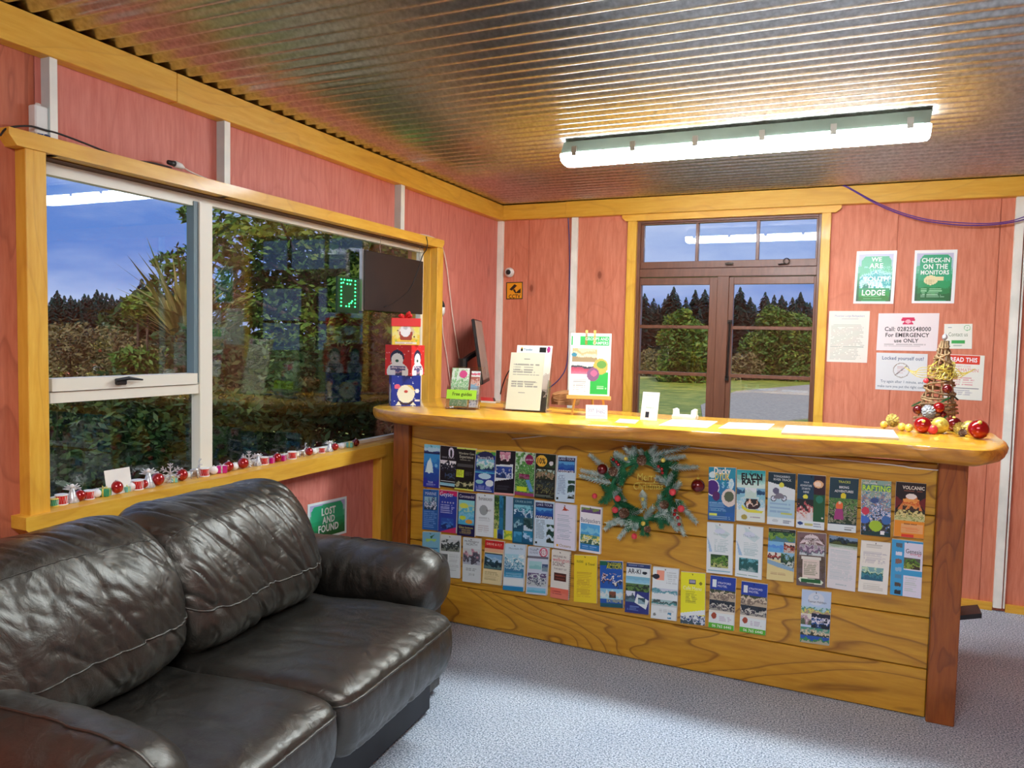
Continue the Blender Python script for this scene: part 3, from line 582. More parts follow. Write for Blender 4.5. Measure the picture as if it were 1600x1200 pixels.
G_ = ['2a4a20', '4f7a2c', '7ea04a', '1c3a22', 'b6c070']
SEA = ['7ec0e0', 'bfe0ec', '2a78a8', '1c5a80', '3c8cae']
LAKE = ['cfe6f0', '7cb0d0', '24507c', '2c6040', '8ab070']
BR = [  # corners TLx,TLy,TRx,TRy,BLx,BLy,BRx,BRy ; thickness ; bg ; label ; ops
 ((663,694,687.6,696,661,760,685.6,763),.012,'1f7ec8','blue brochure with a pale spout of water, top left of the counter front',[('g',0,0,1,.22,['8ed4e8','bfe8f0','2e5f98'],.12),('r',0,.17,1,.21,'1a2a58'),('g',0,.22,1,1,['2f9ad8','2680cc','1c5cb8','1a48a8','2038a0'],.1),('p',[(.4,.3),(.55,.45),(.62,.65),(.1,.65),(.22,.45)],'c8f0f4'),('e',.36,.52,.16,.16,'e8fafa'),('e',.78,.48,.09,.04,'7ccaf0'),('t','TOUR',.3,.62,.88,'e8f0ff',1.3),('l',.2,.92,.8,.98,2,'c8d4f4')]),
 ((688,696,714.4,699,687.6,760,712,763),.01,'0c0e14','black brochure with a white arch emblem and a pale blue foot strip',[('e',.66,.15,.17,.13,'e8e8ec'),('e',.66,.17,.07,.1,'101218'),('t','cave tours',.1,.85,.27,'a8a8b0'),('g',0,.34,1,.62,['f0f0f4','0a0c12','2a3448','0c0e14'],.6,12),('g',.3,.6,.9,.8,['10141e','3a567c','10141e'],.5),('r',.05,.84,.95,.86,'e8eef0'),('g',0,.89,1,.97,['8cd0dc','a4dce4'],.1)]),
 ((715,699,742.4,701,709,764,740,768),.012,'0c0f0c','black brochure edged top and bottom in pale yellow, with a lime square',[('r',0,0,1,.03,'e8ee70'),('r',0,.96,1,1,'e6ec6c'),('t','Wanderer Cave',.12,.95,.13,'dfe3c8',1.2),('t','Experience',.18,.9,.22,'dfe3c8',1.2),('l',.2,.27,.9,.31,2,'b8bcb0'),('r',.08,.38,.92,.45,'4a4a50'),('r',.05,.52,.46,.7,'dcee3c'),('l',.08,.54,.42,.68,5,'8a9a20'),('l',.52,.56,.95,.66,4,'6a6a70'),('g',0,.72,1,.95,['0c0f0c','26301c','c8cc9c','1a2016'],.45)]),
 ((743.6,703,775,704,741,767,771,771),.012,'1d3a9c','blue thermal pools brochure with a domed dark title',[('g',0,0,1,.12,['e8d24a','4aa850'],.4),('e',.5,.16,.42,.13,'14205a'),('t','Thermal Park',.08,.92,.18,'f4f8ff',1.3),('g',.05,.22,.95,.48,['7ccad8','e8f4f4','a8d8c0','18305a'],.35),('g',0,.48,1,.55,['2c6cae','5cc0d8'],.2),('e',.5,.62,.32,.07,'bfe4f0'),('e',.25,.76,.2,.05,'9cd8d8'),('e',.76,.78,.2,.08,'e8f0f4'),('l',.08,.84,.92,.94,3,'c4d4f8'),('r',.1,.95,.9,.98,'dfe8e8')]),
 ((776,704,805,705,771,772,803,775),.012,'0b0e18','black brochure with a tilted blue photo and a pink inset',[('g',.2,.02,.75,.24,['e4a8b8','d88aa0','f4d8dc','3a2a34'],.45),('p',[(.02,.32),(.9,.3),(.92,.62),(0,.7)],'e8ecf4'),('g',.06,.36,.84,.62,['2848a0','1e3c8c','dfe8f8','2a5c9c','163064'],.5),('l',.1,.78,.85,.9,4,'5a6068'),('r',0,.955,1,1,'f0b8a8')]),
 ((806,705,836,709,804,773,833.6,776),.012,'5c9a4c','green garden brochure with a round maroon badge and lime foot',[('g',0,0,1,1,['c8e0d0','3f8a3c','6fb858','2c6c34','8cc474','3c7c3c'],.45,12),('e',.72,.16,.22,.12,'8c1c5c'),('t','garden',.54,.9,.16,'f8e8f0'),('g',.2,.5,.75,.62,['7a2c50','a85c80','6c3c3c'],.5),('r',.1,.8,.62,.9,'c8e020'),('p',[(.55,.64),(.75,.62),(.98,.88),(.8,.9)],'5c9cc8'),('r',0,.93,1,1,'9c3c74')]),
 ((837,708,869,711,835,778,866,781),.013,'10140f','black brochure with a round yellow 10% sticker',[('g',.5,0,1,.3,['1c2c1c','10140f','26402c'],.4),('e',.3,.16,.27,.13,'f0c440'),('t','10%',.1,.5,.16,'14120c',1.4,.02),('e',.78,.2,.1,.05,'e0e4e8'),('g',.04,.34,.94,.56,['b8ccc0','2c3c24','8c8458','a89070','24301c'],.45,12),('g',.04,.58,.94,.9,['1c2824','3c5048','101814','7c7c4c','141c18'],.6,14),('l',.05,.92,.95,.98,2,'b0b4a8')]),
 ((871,712,901,713,868,783,896,786),.014,'cfe6ee','pale lake brochure with a blue picture on top, right end of top row',[('r',.05,.03,.95,.36,'16285c'),('g',.08,.12,.92,.32,['5ca8dc','2868b8','1c4ca0'],.2),('t','LAKE TOUR',.1,.9,.07,'dfe8f4'),('t','rotorua',.1,.9,.33,'ffffff'),('l',.08,.42,.55,.85,12,'7c98b0'),('g',.62,.52,1,.92,['2c5038','cfe6ee','1c3c34','2a4840','cfe6ee','24302c'],.15),('r',.05,.9,.16,.95,'24302c')]),
 ((661,764,685.6,766,659.6,827,684,829),.01,'2668b8','blue brochure with a small photo and rows of small print, left end of second row',[('t','MARINE',.15,.85,.1,'cfe4f8',1.2),('g',.1,.18,.9,.5,['9cccdc','3c6c8c','d8e8f0','1c3c5c'],.5),('l',.08,.54,.92,.96,9,'8cb8e4')]),
 ((686.4,766,714.4,768,684.4,830,712,834),.012,'2a3ca4','violet-blue brochure with a crimson top and corner and five stars',[('r',0,0,1,.12,'c82c64'),('p',[(0,.12),(.5,.05),(1,.14),(1,.2),(0,.2)],'2a3ca4'),('t','Geyser',.05,.8,.1,'f0f4ff',1.2),('t','* * * * *',.15,.85,.28,'ffffff'),('l',.1,.33,.95,.56,5,'f0f0ff'),('g',.15,.66,.85,.92,['2a5cb4','3c7ccc','1c3470'],.4),('p',[(.1,1),(1,.85),(1,1)],'d03468')]),
 ((715.6,769,743.6,772,714,836,741,839),.012,'1c1c4c','brochure of yellow fish on turquoise between dark navy bands',[('t','Coromandel',.08,.92,.08,'e8ecf4',1.4),('g',.04,.17,.96,.74,['8cd4dc','b8dcc0','5cc4dc','7ccce4','4ab8d8'],.25),('e',.35,.3,.25,.06,'dce45c'),('e',.3,.58,.18,.05,'c8e040'),('e',.66,.66,.2,.05,'e0a83c'),('t','Glass bottom',.1,.9,.8,'e8e070'),('l',.15,.85,.85,.97,4,'d8cc60')]),
 ((745,771,772.4,773,743,837,770,840),.01,'e8ecec','white brochure with a small grey map blob',[('t','Restaurants',.12,.9,.1,'3c4444'),('t','and takeaways',.12,.9,.14,'6a7070'),('e',.42,.38,.24,.12,'9aa2a0'),('t','BAY',.6,.85,.38,'303838',1.1),('l',.15,.55,.85,.65,3,'b0b8b8'),('l',.12,.74,.8,.92,4,'b8c0c0')]),
 ((773,774,801,776,771,840,800.4,845),.012,'b8d4ec','brochure with a blue river between wooded banks and yellow foot blocks',[('g',0,0,.4,.78,G_,.6,14),('g',.28,0,.62,.78,['2c80a8','1f6890','2c7ca0'],.3),('g',.5,0,.62,.78,['2c5040','3c6c4c'],.5),('r',.62,0,1,.78,'b4cce8'),('r',0,.78,.18,1,'e8e040'),('g',.2,.78,.5,1,['2c5c9c','183458'],.3),('g',.55,.78,1,1,['d8dc38','7cb43c','e0e050'],.4)]),
 ((802,778,834.4,780,800.4,848,833,852),.013,'1d5a74','deep teal brochure made up of several boat photos',[('t','CRUISE & DIVE',.1,.9,.07,'a8d4dc'),('g',.05,.14,.95,.42,['7cc8dc','2c7c9c','c8e8f0','1c5c7c'],.5),('g',.05,.45,.48,.68,['2c6c84','8cbccc','1c4c60'],.4),('g',.52,.42,.95,.7,['3c6c6c','1c3c44','c4dce0'],.4),('g',.05,.74,.45,.96,['4cacd0','2c7cac'],.4),('g',.5,.72,.95,.96,['2c8cb8','b0dcec','1c5c84'],.4)]),
 ((835.6,782,866,785,834.4,852,865,856),.012,'cfe4ec','pale lake brochure with a blue picture on top, in the second row',[('r',.05,.03,.95,.38,'16285c'),('g',.08,.14,.92,.32,['5ca8dc','2868b8','1c4ca0'],.2),('t','LAKE TOUR',.12,.9,.08,'dfe8f4'),('t','rotorua',.1,.9,.35,'ffffff'),('l',.08,.42,.55,.85,12,'7c98b0'),('g',.62,.5,1,.9,['2c5038','cfe6ee','1c3c34','2a4840','cfe6ee','24302c'],.15),('r',.05,.9,.16,.95,'24302c')]),
 ((867,786,900,790,866,856,898,861),.016,'e6eaee','white brochure with a red starfish mark and an orange line at the foot',[('p',[(.45,.04),(.55,.1),(.7,.13),(.52,.14),(.35,.15),(.42,.1)],'c04838'),('l',.12,.24,.85,.8,14,'b4c0c8'),('r',.1,.9,.2,.95,'e8b040'),('t','Oceans',.25,.8,.92,'9c8440')]),
 ((907,789,940,794,904,861,938,866),.014,'eef2ee','backpackers brochure with a blue sea picture, standing right of the second row',[('g',.05,.03,.95,.14,['7c9c4c','6c4c7c'],.4),('t','Backpackers',.06,.95,.32,'22385c',1.5),('g',.06,.38,.94,.68,['5cb4e0','7cc8e4','4ca4d4'],.25),('g',.06,.62,.94,.82,['5c9c7c','e8dc6c','d8e4d0','3c6c4c'],.5,12),('r',.06,.82,.94,.95,'2c80c0'),('l',.15,.86,.85,.94,2,'a8d0f0')]),
 ((660,831,687.4,832,659,898,686,900),.01,'7cc0dc','light blue brochure half hidden behind the sofa arm',[('p',[(.45,.1),(.7,.05),(.5,.16)],'2c6c3c'),('g',.2,.16,.8,.26,['a8d870','7cc0dc'],.4),('r',.3,.36,.9,.38,'2c6c9c')]),
 ((689,835,719,838,687,901,718,903.6),.012,'dce8e8','pale brochure with a dark group photo on top, next to the sofa arm',[('g',.03,.1,.97,.38,['c8d8d8','4c5c5c','1c2424','7c8c84'],.5,12),('l',.45,.45,.95,.85,10,'b0bcbc'),('g',.05,.45,.38,.8,['5c6c6c','a8b4b0','3c4848'],.4)]),
 ((723.6,840,751,842,722,908,750,912),.012,'d6e2e2','pale grey brochure with a pink-edged mountain photo',[('t','Mt Maunganui',.1,.9,.08,'4c5c5c'),('t','NORTH',.2,.8,.14,'6c8080'),('g',.03,.24,.97,.6,['c8d4dc','c898a8','6c6c78','3c4448','b8c4cc'],.4),('l',.2,.68,.8,.75,2,'90a0a0'),('t','2018',.35,.68,.82,'8ca4a4')]),
 ((759,843.6,787,847,752.4,911,783,915),.012,'e4dca4','cream brochure with a red heading over a lake photo',[('g',0,0,1,.2,['c82c2c','d83434','c42828'],.1),('t','DRIVE & FLY',.1,.9,.08,'ffe8d0'),('r',0,.18,1,.26,'e8b48c'),('r',.03,.29,.97,.66,'24303c'),('g',.06,.31,.94,.64,['7cb4dc','a8d0e4','2c4c5c','1c3440','5c7c84'],.25),('l',.1,.72,.9,.92,6,'a89c68')]),
 ((789,849,821.6,852,785.6,922,817,924),.015,'d2e8ec','white and blue brochure of a snowy slope',[('t','Mountain Air',.2,.9,.09,'6c98a8'),('g',.03,.22,.97,.6,['a8d4e8','e4f0f4','4c94b8','b8dce8','3c84ac'],.4),('g',.03,.6,.97,.72,['2c88b8','4ca0c8'],.2),('l',.1,.62,.9,.7,3,'c8e4f0'),('r',.03,.74,.97,.88,'e0eeee'),('r',0,.9,1,1,'2c90c4')]),
 ((825.6,853.6,857,857,821,928,854,930),.015,'cfdce0','white brochure with a pink ring and a blue-green photo',[('t','TYLENE',.08,.45,.06,'3c5c7c',1.4),('t','TO MOVE',.08,.5,.12,'3c5c7c',1.2),('e',.76,.1,.2,.1,'d04c6c'),('e',.76,.1,.15,.075,'e8e4e4'),('t','827',.62,.9,.1,'a83c5c',1.5),('r',0,.19,1,.24,'707884'),('g',.1,.3,.7,.46,['a8dcdc','8cccc8'],.2),('g',.72,.34,1,.5,['3c5c84','7c94ac'],.4),('g',.05,.55,.95,.82,['6c5c7c','dce4e4','3c4c6c','c4ccd0'],.6,12),('g',.05,.86,.95,.97,['8ccce0','6cbcd8'],.1)]),
 ((861.6,859,891,863,860,933,887,938),.016,'e8e4dc','spiral-bound guide with a salmon foot band beside the yellow one',[('t','AROUND IN',.08,.8,.12,'54302c',1.2),('t','wellington',.08,.98,.2,'c8384c',1.3),('t','SCENIC',.08,.75,.28,'54302c',1.4),('t','THE BEST OF',.15,.85,.38,'4c4444'),('r',.18,.47,.86,.63,'4c201c'),('t','HIGHWAYS',.24,.8,.52,'d86c54'),('l',.24,.57,.8,.61,1,'a0503c'),('g',0,.78,1,1,['e0705c','e88468'],.1),('l',.1,.84,.7,.94,2,'a84038')]),
 ((898,867,932,869,895.6,940,933,943),.008,'f4d820','plain bright yellow leaflet with small black print',[('t','notes',.12,.4,.13,'3c3410',1.6),('t','& Travel',.5,.9,.18,'3c3410',1.3),('l',.12,.36,.8,.9,16,'c4a420')]),
 ((938,876,971.6,878,937,948,974,950),.012,'1f5cb0','adventure brochure of leaping figures against deep blue, stepped top edge',[('r',0,0,.3,.1,'1c6c50'),('r',.3,.02,.98,.16,'1c4c40'),('t','SHOTOVER',.35,.95,.06,'e8e040',1.6),('t','ACTION',.3,.95,.12,'e8e040',1.5),('g',.05,.26,.8,.52,['1f5cb0','e8d8d0','802c3c','2c3444','1f5cb0'],.6,12),('g',.55,.3,.98,.6,['1f5cb0','f0f0e8','2c3448','1f5cb0'],.5),('g',0,.6,1,.82,['8ccce4','dce8e8','a8d4e4'],.3),('g',.4,.66,.7,.8,['7c4c34','3c4434'],.5),('t','EXTREME',.3,.95,.86,'dce46c',1.2),('r',0,.92,1,1,'1c5c6c')]),
 ((979,880,1016,883,976,956,1013,961),.015,'e8eef0','white brochure of bay photos with navy header and foot',[('r',0,0,1,.08,'2c4070'),('l',.1,.02,.9,.06,1,'a8bcd8'),('t','AR-KI',.08,.62,.15,'1c2c3c',1.3,.015),('e',.78,.17,.1,.03,'1c2430'),('g',.0,.26,1,.42,['7cc0dc','8cc8e0','a8d8e8'],.15),('g',0,.4,1,.56,['5c7c4c','24382c','6c8c3c','2c3c2c'],.4),('r',0,.56,1,1,'20307c'),('g',.02,.56,.42,.78,['dce8ec','3c5c6c','5c7c8c'],.3),('p',[(.5,.6),(1,.72),(.88,.9),(.4,.78)],'e8f0f0'),('g',.55,.68,.85,.8,['2c4c5c','8cb4c0'],.3),('l',.08,.86,.6,.96,4,'8ca4e0')]),
 ((1022,886,1059,889,1015,965,1058,971),.012,'e4eeee','white beach brochure with a salmon square and a dark tree',[('r',.15,.06,.45,.24,'f0a890'),('e',.14,.18,.14,.05,'2c2c30'),('g',0,.4,1,.52,['c8dce0','4c94a4','7cb4bc','e0ecec'],.35),('g',0,.62,1,.74,['a8ccc8','3c5458','5cacac','c8d8dc'],.4),('l',.3,.8,.9,.88,3,'c4d0d0'),('e',.14,.92,.06,.03,'808c8c'),('g',.66,.86,.8,.98,['3c8cb4','e4eeee','3c8cb4'],.2),('l',.55,.08,.95,.32,6,'c8c8d0')]),
 ((1064,894,1102,896,1063,973,1101,978),.01,'f0f020','acid yellow leaflet with a white row of columns at its foot',[('r',.33,.13,.62,.22,'50506c'),('r',.36,.145,.59,.205,'a8a8c0'),('e',.82,.2,.06,.03,'8c8c20'),('t','Cafe Menu',.1,.85,.3,'f8f8d8',1.3),('l',.2,.37,.7,.6,9,'8c8c20'),('g',0,.82,1,1,['e8f0f0','1c4c7c','dce8ec','3c5c6c'],.5,14),('p',[(0,.8),(1,.7),(1,.8),(0,.86)],'e8f0f0')]),
 ((1111,899,1149,904,1106,980,1147,986),.012,'e0e4dc','motel brochure with a royal blue head and green phone strip, left of the pair',[('r',0,0,1,.26,'1c3ca8'),('r',.1,.07,.24,.21,'e8ecf4'),('t','STRATFORD',.3,.82,.12,'f0f4ff',1.2),('t','MOTEL',.3,.68,.18,'f0f4ff'),('g',0,.26,1,.46,['3c4c34','d8ccb0','7c7060','c4b89c'],.4),('g',0,.46,1,.66,['24303c','1c2430','c8c8bc','3c4448','a8a498'],.3,12),('r',0,.7,1,.9,'e8ecec'),('e',.2,.76,.1,.06,'a04830'),('l',.4,.76,.9,.86,3,'b4bccc'),('r',0,.9,1,1,'5cc030'),('t','06 765 6440',.14,.9,.95,'f4fff0',1.1,.01)]),
 ((1159,908,1199,914,1155,987,1196,993),.012,'e0e4dc','motel brochure with a royal blue head and green phone strip, right of the pair',None),
 ((1108,730,1149,731.5,1105.5,812,1148,815),.015,'2484b4','blue brochure with a bubble-lettered yellow title and round purple photos',[('g',0,0,1,1,['2c98b8','2484b4','1f74ac','2068a8'],.2),('e',.15,.14,.14,.06,'d8f0f8'),('e',.85,.3,.1,.1,'d8f0f8'),('t','Ducky',.2,.82,.08,'fffbe8',1.6,.03),('t','DYUK',.24,.8,.17,'e8d860',1.9,.03),('e',.15,.38,.26,.16,'f0f4f8'),('e',.15,.38,.23,.14,'4c2c84'),('e',.3,.54,.14,.09,'54246c'),('t','$ 27',.5,.9,.33,'a8e0f0',1.4),('e',.78,.56,.28,.17,'e8dccc'),('e',.78,.54,.18,.1,'5c6c50'),('l',.05,.66,.7,.84,7,'b8dcf0'),('r',.05,.87,.35,.91,'e4ec60'),('l',.05,.92,.9,.98,2,'e0f0f8'),('r',.65,.85,.95,.92,'2060b4')]),
 ((1152,734,1195.5,736,1150,813,1195,817),.015,'e4ece0','pale turquoise brochure with a yellow raft under bold black letters',[('g',0,0,1,.12,['2ca8a8','3cb8b4','4cc0bc'],.2),('g',0,.1,1,.34,['8cd0c4','b8e0d8','dcf0e4'],.2),('t',"FLY'N",.16,.9,.12,'14181c',1.15,.045),('t','RAFT',.18,.84,.22,'14181c',1.25,.045),('g',0,.34,1,.5,['7cc0d4','2c5c84','1c4c74','8ccce0'],.3),('g',0,.48,1,.78,['8cccdc','c8e4e4','a8d8e0','e0ecec'],.45),('g',.3,.34,.7,.54,['e8f4ec','c8e0d4'],.4),('e',.56,.66,.28,.1,'2c2824'),('g',.35,.56,.75,.74,['2c2420','e0b888','f0e8d8','3c2c24'],.6,12),('p',[(.18,.68),(.4,.76),(.95,.78),(.9,.82),(.4,.82),(.2,.76)],'e8e450'),('r',0,.86,1,1,'e8ece4'),('e',.28,.92,.11,.05,'b8a848'),('l',.5,.9,.85,.94,1,'8c9490')]),
 ((1201,737.5,1243,740.5,1198,818.5,1241,823),.014,'b4d4e0','river track brochure with a sketched bicycle on pale blue',[('r',0,0,1,.18,'10303c'),('p',[(0,.18),(1,.18),(1,.3)],'10303c'),('p',[(0,.18),(1,.3),(1,.5),(0,.5)],'e8eeee'),('t','TONGARIRO',.2,.8,.07,'dce8e8',1.2,.01),('t','RIVER TRACK',.2,.85,.13,'dce8e8',1.2,.01),('e',.5,.23,.09,.05,'e8e050'),('e',.22,.5,.11,.06,'5c6470'),('e',.22,.5,.075,.04,'dce8ec'),('e',.6,.48,.11,.06,'5c6470'),('e',.6,.48,.075,.04,'dce8ec'),('p',[(.2,.5),(.35,.38),(.55,.4),(.62,.48),(.4,.5)],'7c8490'),('e',.3,.35,.12,.06,'646c80'),('l',.1,.58,.9,.8,3,'94bccc'),('r',.5,.76,.9,.79,'c8dc78'),('r',0,.86,1,1,'e8eeee'),('e',.3,.92,.12,.03,'c8dcdc'),('l',.58,.9,.92,.97,2,'5c6c7c')]),
 ((1247,741,1290,744,1243.5,824,1288,829),.014,'103c54','dark teal brochure split between a raft photo and a coffee cup',[('r',.58,0,1,.36,'38142c'),('e',.75,.16,.18,.07,'f0c48c'),('e',.73,.16,.12,.045,'fbe8cc'),('r',.6,.36,1,.86,'1c5434'),('e',.8,.44,.13,.07,'2c7c6c'),('t','YOUR',.22,.42,.14,'dce8ec',1.2,.01),('t','ADVENTURE',.1,.52,.2,'dce8ec',1.5,.01),('t','STARTS',.16,.46,.26,'dce8ec',1.2,.01),('t','HERE',.22,.42,.32,'dce8ec',1.2,.01),('e',.3,.41,.09,.04,'e8e050'),('g',0,.46,.6,.86,['1c2c24','2c2c2c','c86c64','e8dccc','d8d8d4','e4e4e0'],.35,14),('e',.92,.78,.03,.015,'f0f4e0'),('r',0,.86,1,1,'e8eeee'),('e',.14,.91,.1,.03,'2c4c8c'),('l',.62,.89,.92,.97,2,'7c94a4'),('r',.3,.9,.58,.94,'c8c880')]),
 ((1298,746.5,1341,748,1292,828,1338,833.5),.014,'14404c','biking adventures brochure with a rider in orange among trees',[('t','TRACKS',.3,.72,.07,'dce850',1.1,.01),('t','BIKING',.34,.68,.17,'f0f4f4',1.2,.015),('t','ADVENTURES',.18,.84,.245,'f0f4f4',1.2,.015),('e',.5,.33,.1,.055,'e8dc30'),('g',0,.38,1,.84,['4c7c3c','8ca468','2c4c2c','5c6c4c','a8a888','2c3c2c'],.6,14),('e',.38,.52,.13,.08,'f07840'),('e',.38,.46,.05,.03,'e8c8a8'),('p',[(.25,.58),(.5,.58),(.55,.78),(.2,.78)],'a83c7c'),('r',0,.87,1,1,'e8eeee'),('l',.58,.91,.92,.98,2,'4c5c5c')]),
 ((1347.5,749.5,1392,752.5,1344,835,1392,840),.014,'7c98a0','RAFTING brochure crowded with helmeted paddlers',[('g',0,0,1,1,['8cb0a8','9cac8c','c8ccc0','5c94b8','b88c84','4c84ac','d8dce0','2c6c9c','5c4c3c','1c3434'],.3,13),('r',0,.08,1,.19,'5c8c84'),('t','RAFTING',.03,.98,.14,'c8f040',1.25,.03),('t','white water',.05,.5,.05,'f0f4f4'),('e',.14,.56,.13,.07,'d83c54'),('e',.12,.72,.16,.07,'3c74c8'),('e',.5,.82,.22,.1,'a8d030'),('e',.85,.7,.16,.08,'3c74b4'),('e',.45,.36,.14,.05,'3c5c8c'),('r',.1,.92,.95,1,'143c40'),('r',.66,.9,.8,.97,'f0f4f4')]),
 ((1401,753,1447,756,1396,837,1444,842.5),.013,'1c0c0c','VOLCANIC brochure with an erupting cone above an orange foot',[('p',[(0,.25),(.25,.35),(0,.5)],'701c1c'),('p',[(1,.25),(.75,.35),(1,.5)],'701c1c'),('t','VOLCANIC',.22,.95,.09,'f4ecd8',1.3,.02),('l',.25,.14,.92,.17,1,'d87c54'),('p',[(.05,.52),(.4,.24),(.7,.24),(.95,.55)],'d87c3c'),('e',.52,.25,.18,.05,'f0e4d8'),('g',.25,.3,.8,.5,['f0a848','d86c2c','e8944c','3c2418'],.35,12),('g',0,.5,1,.7,['2c2418','c8c078','e0d898','8c9450','d0c888'],.4,16),('r',0,.7,1,1,'f09428'),('r',.22,.76,.95,.92,'f8b070'),('l',.26,.75,.85,.78,1,'8c5420'),('l',.26,.82,.9,.9,3,'f08038'),('r',.26,.94,.66,1,'e03c2c')]),
 ((1105.5,816,1145,819,1103,894.5,1144.5,899),.012,'e8f2f2','white lodge brochure with a leaf curve and a green garden photo',[('p',[(.3,.02),(.9,.2),(.7,.3),(.4,.22)],'cfe0e0'),('e',.5,.16,.2,.05,'dfeaec'),('t','The Fitness',.25,.8,.22,'9cb8b4'),('l',.3,.32,.85,.58,8,'b0c4c4'),('p',[(.02,.3),(.1,.38),(.22,.58),(.1,.58)],'a4d0e8'),('g',.15,.62,.85,.88,G_,.5,12),('l',.06,.93,.95,.97,1,'5c9cb4')]),
 ((1151,819.5,1192,825,1148,900.5,1190,906),.012,'e8f2f2','white lodge brochure with a leaf curve and a teal lake photo',[('p',[(.3,.02),(.9,.2),(.7,.3),(.4,.22)],'cfe0e0'),('e',.5,.16,.2,.05,'dfeaec'),('t','The Spirit',.25,.8,.2,'9cb8c4'),('l',.3,.32,.85,.58,8,'b0c4c4'),('p',[(.02,.3),(.1,.38),(.26,.58),(.12,.58)],'a4c8e4'),('g',.14,.62,.86,.88,['6cb8c4','2c6c6c','1c5454','2c6468','8cb4b4'],.35,10),('l',.06,.94,.95,.98,1,'3c7c5c')]),
 ((1201,825.5,1243.5,829,1198,905,1239,910),.012,'e4d49c','brochure of lake and wine photos over a sandy map foot',[('r',0,0,1,.06,'1c2c2c'),('l',.1,.02,.9,.05,1,'c8d4c8'),('g',0,.06,1,.24,['2c5c34','7cac3c','5c8c44','4c7c9c'],.4),('g',0,.24,.62,.46,['7cc0e0','5c9ce0','6cb0e4'],.2),('g',.6,.24,1,.46,['e0dccc','2c2424','a03c2c','c8c0b0'],.5),('g',0,.46,.5,.6,['e8e4d4','b03c34','4c2c24','d8d4c0'],.5,12),('g',.5,.44,1,.74,['8cc0d8','3c6c3c','1c4430','c8d4c8','24342c'],.35),('p',[(0,.6),(.5,.66),(1,.74),(1,.8),(.4,.74),(0,.68)],'8cb8d0'),('l',.1,.84,.7,.9,2,'b8a468')]),
 ((1246.5,831,1290,834.5,1243.5,914,1290,918.5),.014,'6c5850','brown motel brochure with an arched white title and a green lozenge',[('g',0,0,1,1,['7c6860','6c5850','5c4840','6c5c54'],.3),('p',[(.08,.22),(.3,.06),(.5,.02),(.7,.06),(.95,.22),(.75,.18),(.5,.14),(.3,.18)],'e0dcd4'),('t','WHAREMOANA',.1,.92,.12,'4c3c34',1.3,.02),('t','MOTEL',.3,.7,.19,'f4f0e8',1.3,.02),('g',.08,.22,.95,.42,['a8a0a4','c8c4cc','7c6c80','5c6478','d0d4d8'],.4,12),('r',.15,.44,.85,.5,'e8e4d8'),('r',.2,.5,.8,.84,'e4dccb'),('l',.26,.54,.76,.8,8,'8c8474'),('p',[(.06,.88),(.14,.84),(.86,.87),(.94,.91),(.86,.96),(.14,.93)],'e8ecdc'),('r',.16,.865,.84,.935,'1c6c34')]),
 ((1296,836.5,1340.5,842,1292,917.5,1336,925),.01,'e0eae6','white list sheet with a dark house photo across its top',[('g',0,0,1,.16,['7c94b0','2c3c4c','1c2c28','4c5c2c'],.35,12),('g',0,.16,1,.22,['a8bca0','d0dcc8'],.3),('l',.06,.26,.94,.84,22,'c4d0cc'),('l',.3,.9,.7,.94,1,'b0bcb8')]),
 ((1347,845,1391,848.5,1340,923.5,1387,930),.012,'eceee4','white text sheet with one landscape photo below its middle',[('l',.15,.06,.85,.14,3,'c0c0b4'),('l',.08,.2,.92,.44,9,'c0c0b8'),('g',.06,.5,.82,.76,['7cb0b8','c8e8c0','2c6c5c','3c8c9c','2c6c84'],.35,10),('l',.15,.82,.85,.96,4,'c8c8c0')]),
 ((1394.5,842,1442,848.5,1390,929,1439.5,935),.013,'3ca0dc','blue and white brochure with a film strip of small photos down its left',[('r',.4,.03,1,.52,'e4e8ec'),('r',.4,.62,1,1,'e4eaee'),('g',.14,.06,.34,.98,['5c6c70','3ca0dc','e0e8ec','3ca0dc','8c6c5c','3ca0dc','9cbcd8','3ca0dc','5c90b8','3ca0dc','5c4c44','3ca0dc','2c2c2c'],.02,4),('t','Genesis',.46,.96,.18,'1c1c2c',1.4),('t','energy',.6,.96,.24,'d85c7c'),('g',.42,.3,.94,.5,['5c5c4c','5c8c2c','3c4c2c','8ca83c','3c3428'],.35,10),('l',.46,.66,.9,.92,7,'c4ccd0')]),
 ((1254,921,1298,926.5,1249,1003,1296,1009),.012,'bfdcec','pale blue brochure over small travel photos, hanging lowest on the counter',[('e',.5,.15,.28,.12,'d4e8f2'),('e',.5,.12,.09,.04,'9cc4dc'),('e',.5,.12,.07,.03,'d4e8f2'),('t','Tasman Holidays',.22,.85,.21,'2c4c6c',1.3),('g',0,.3,1,.44,['b8d8e8','4c9c8c','d8d470','b89c7c'],.5,14),('g',0,.44,.36,.66,['e8e0d8','b89ca0','5c6c4c'],.5),('g',.36,.42,1,.7,['1c2c3c','e0e8ec','2c5c9c','1c2430'],.5),('g',0,.7,1,.86,['4c9c7c','a8b8a8','e8dcb8','3c4c3c'],.5,14),('g',0,.86,1,1,['2c5cb4','3c8c5c','b8b89c'],.4)]),
]
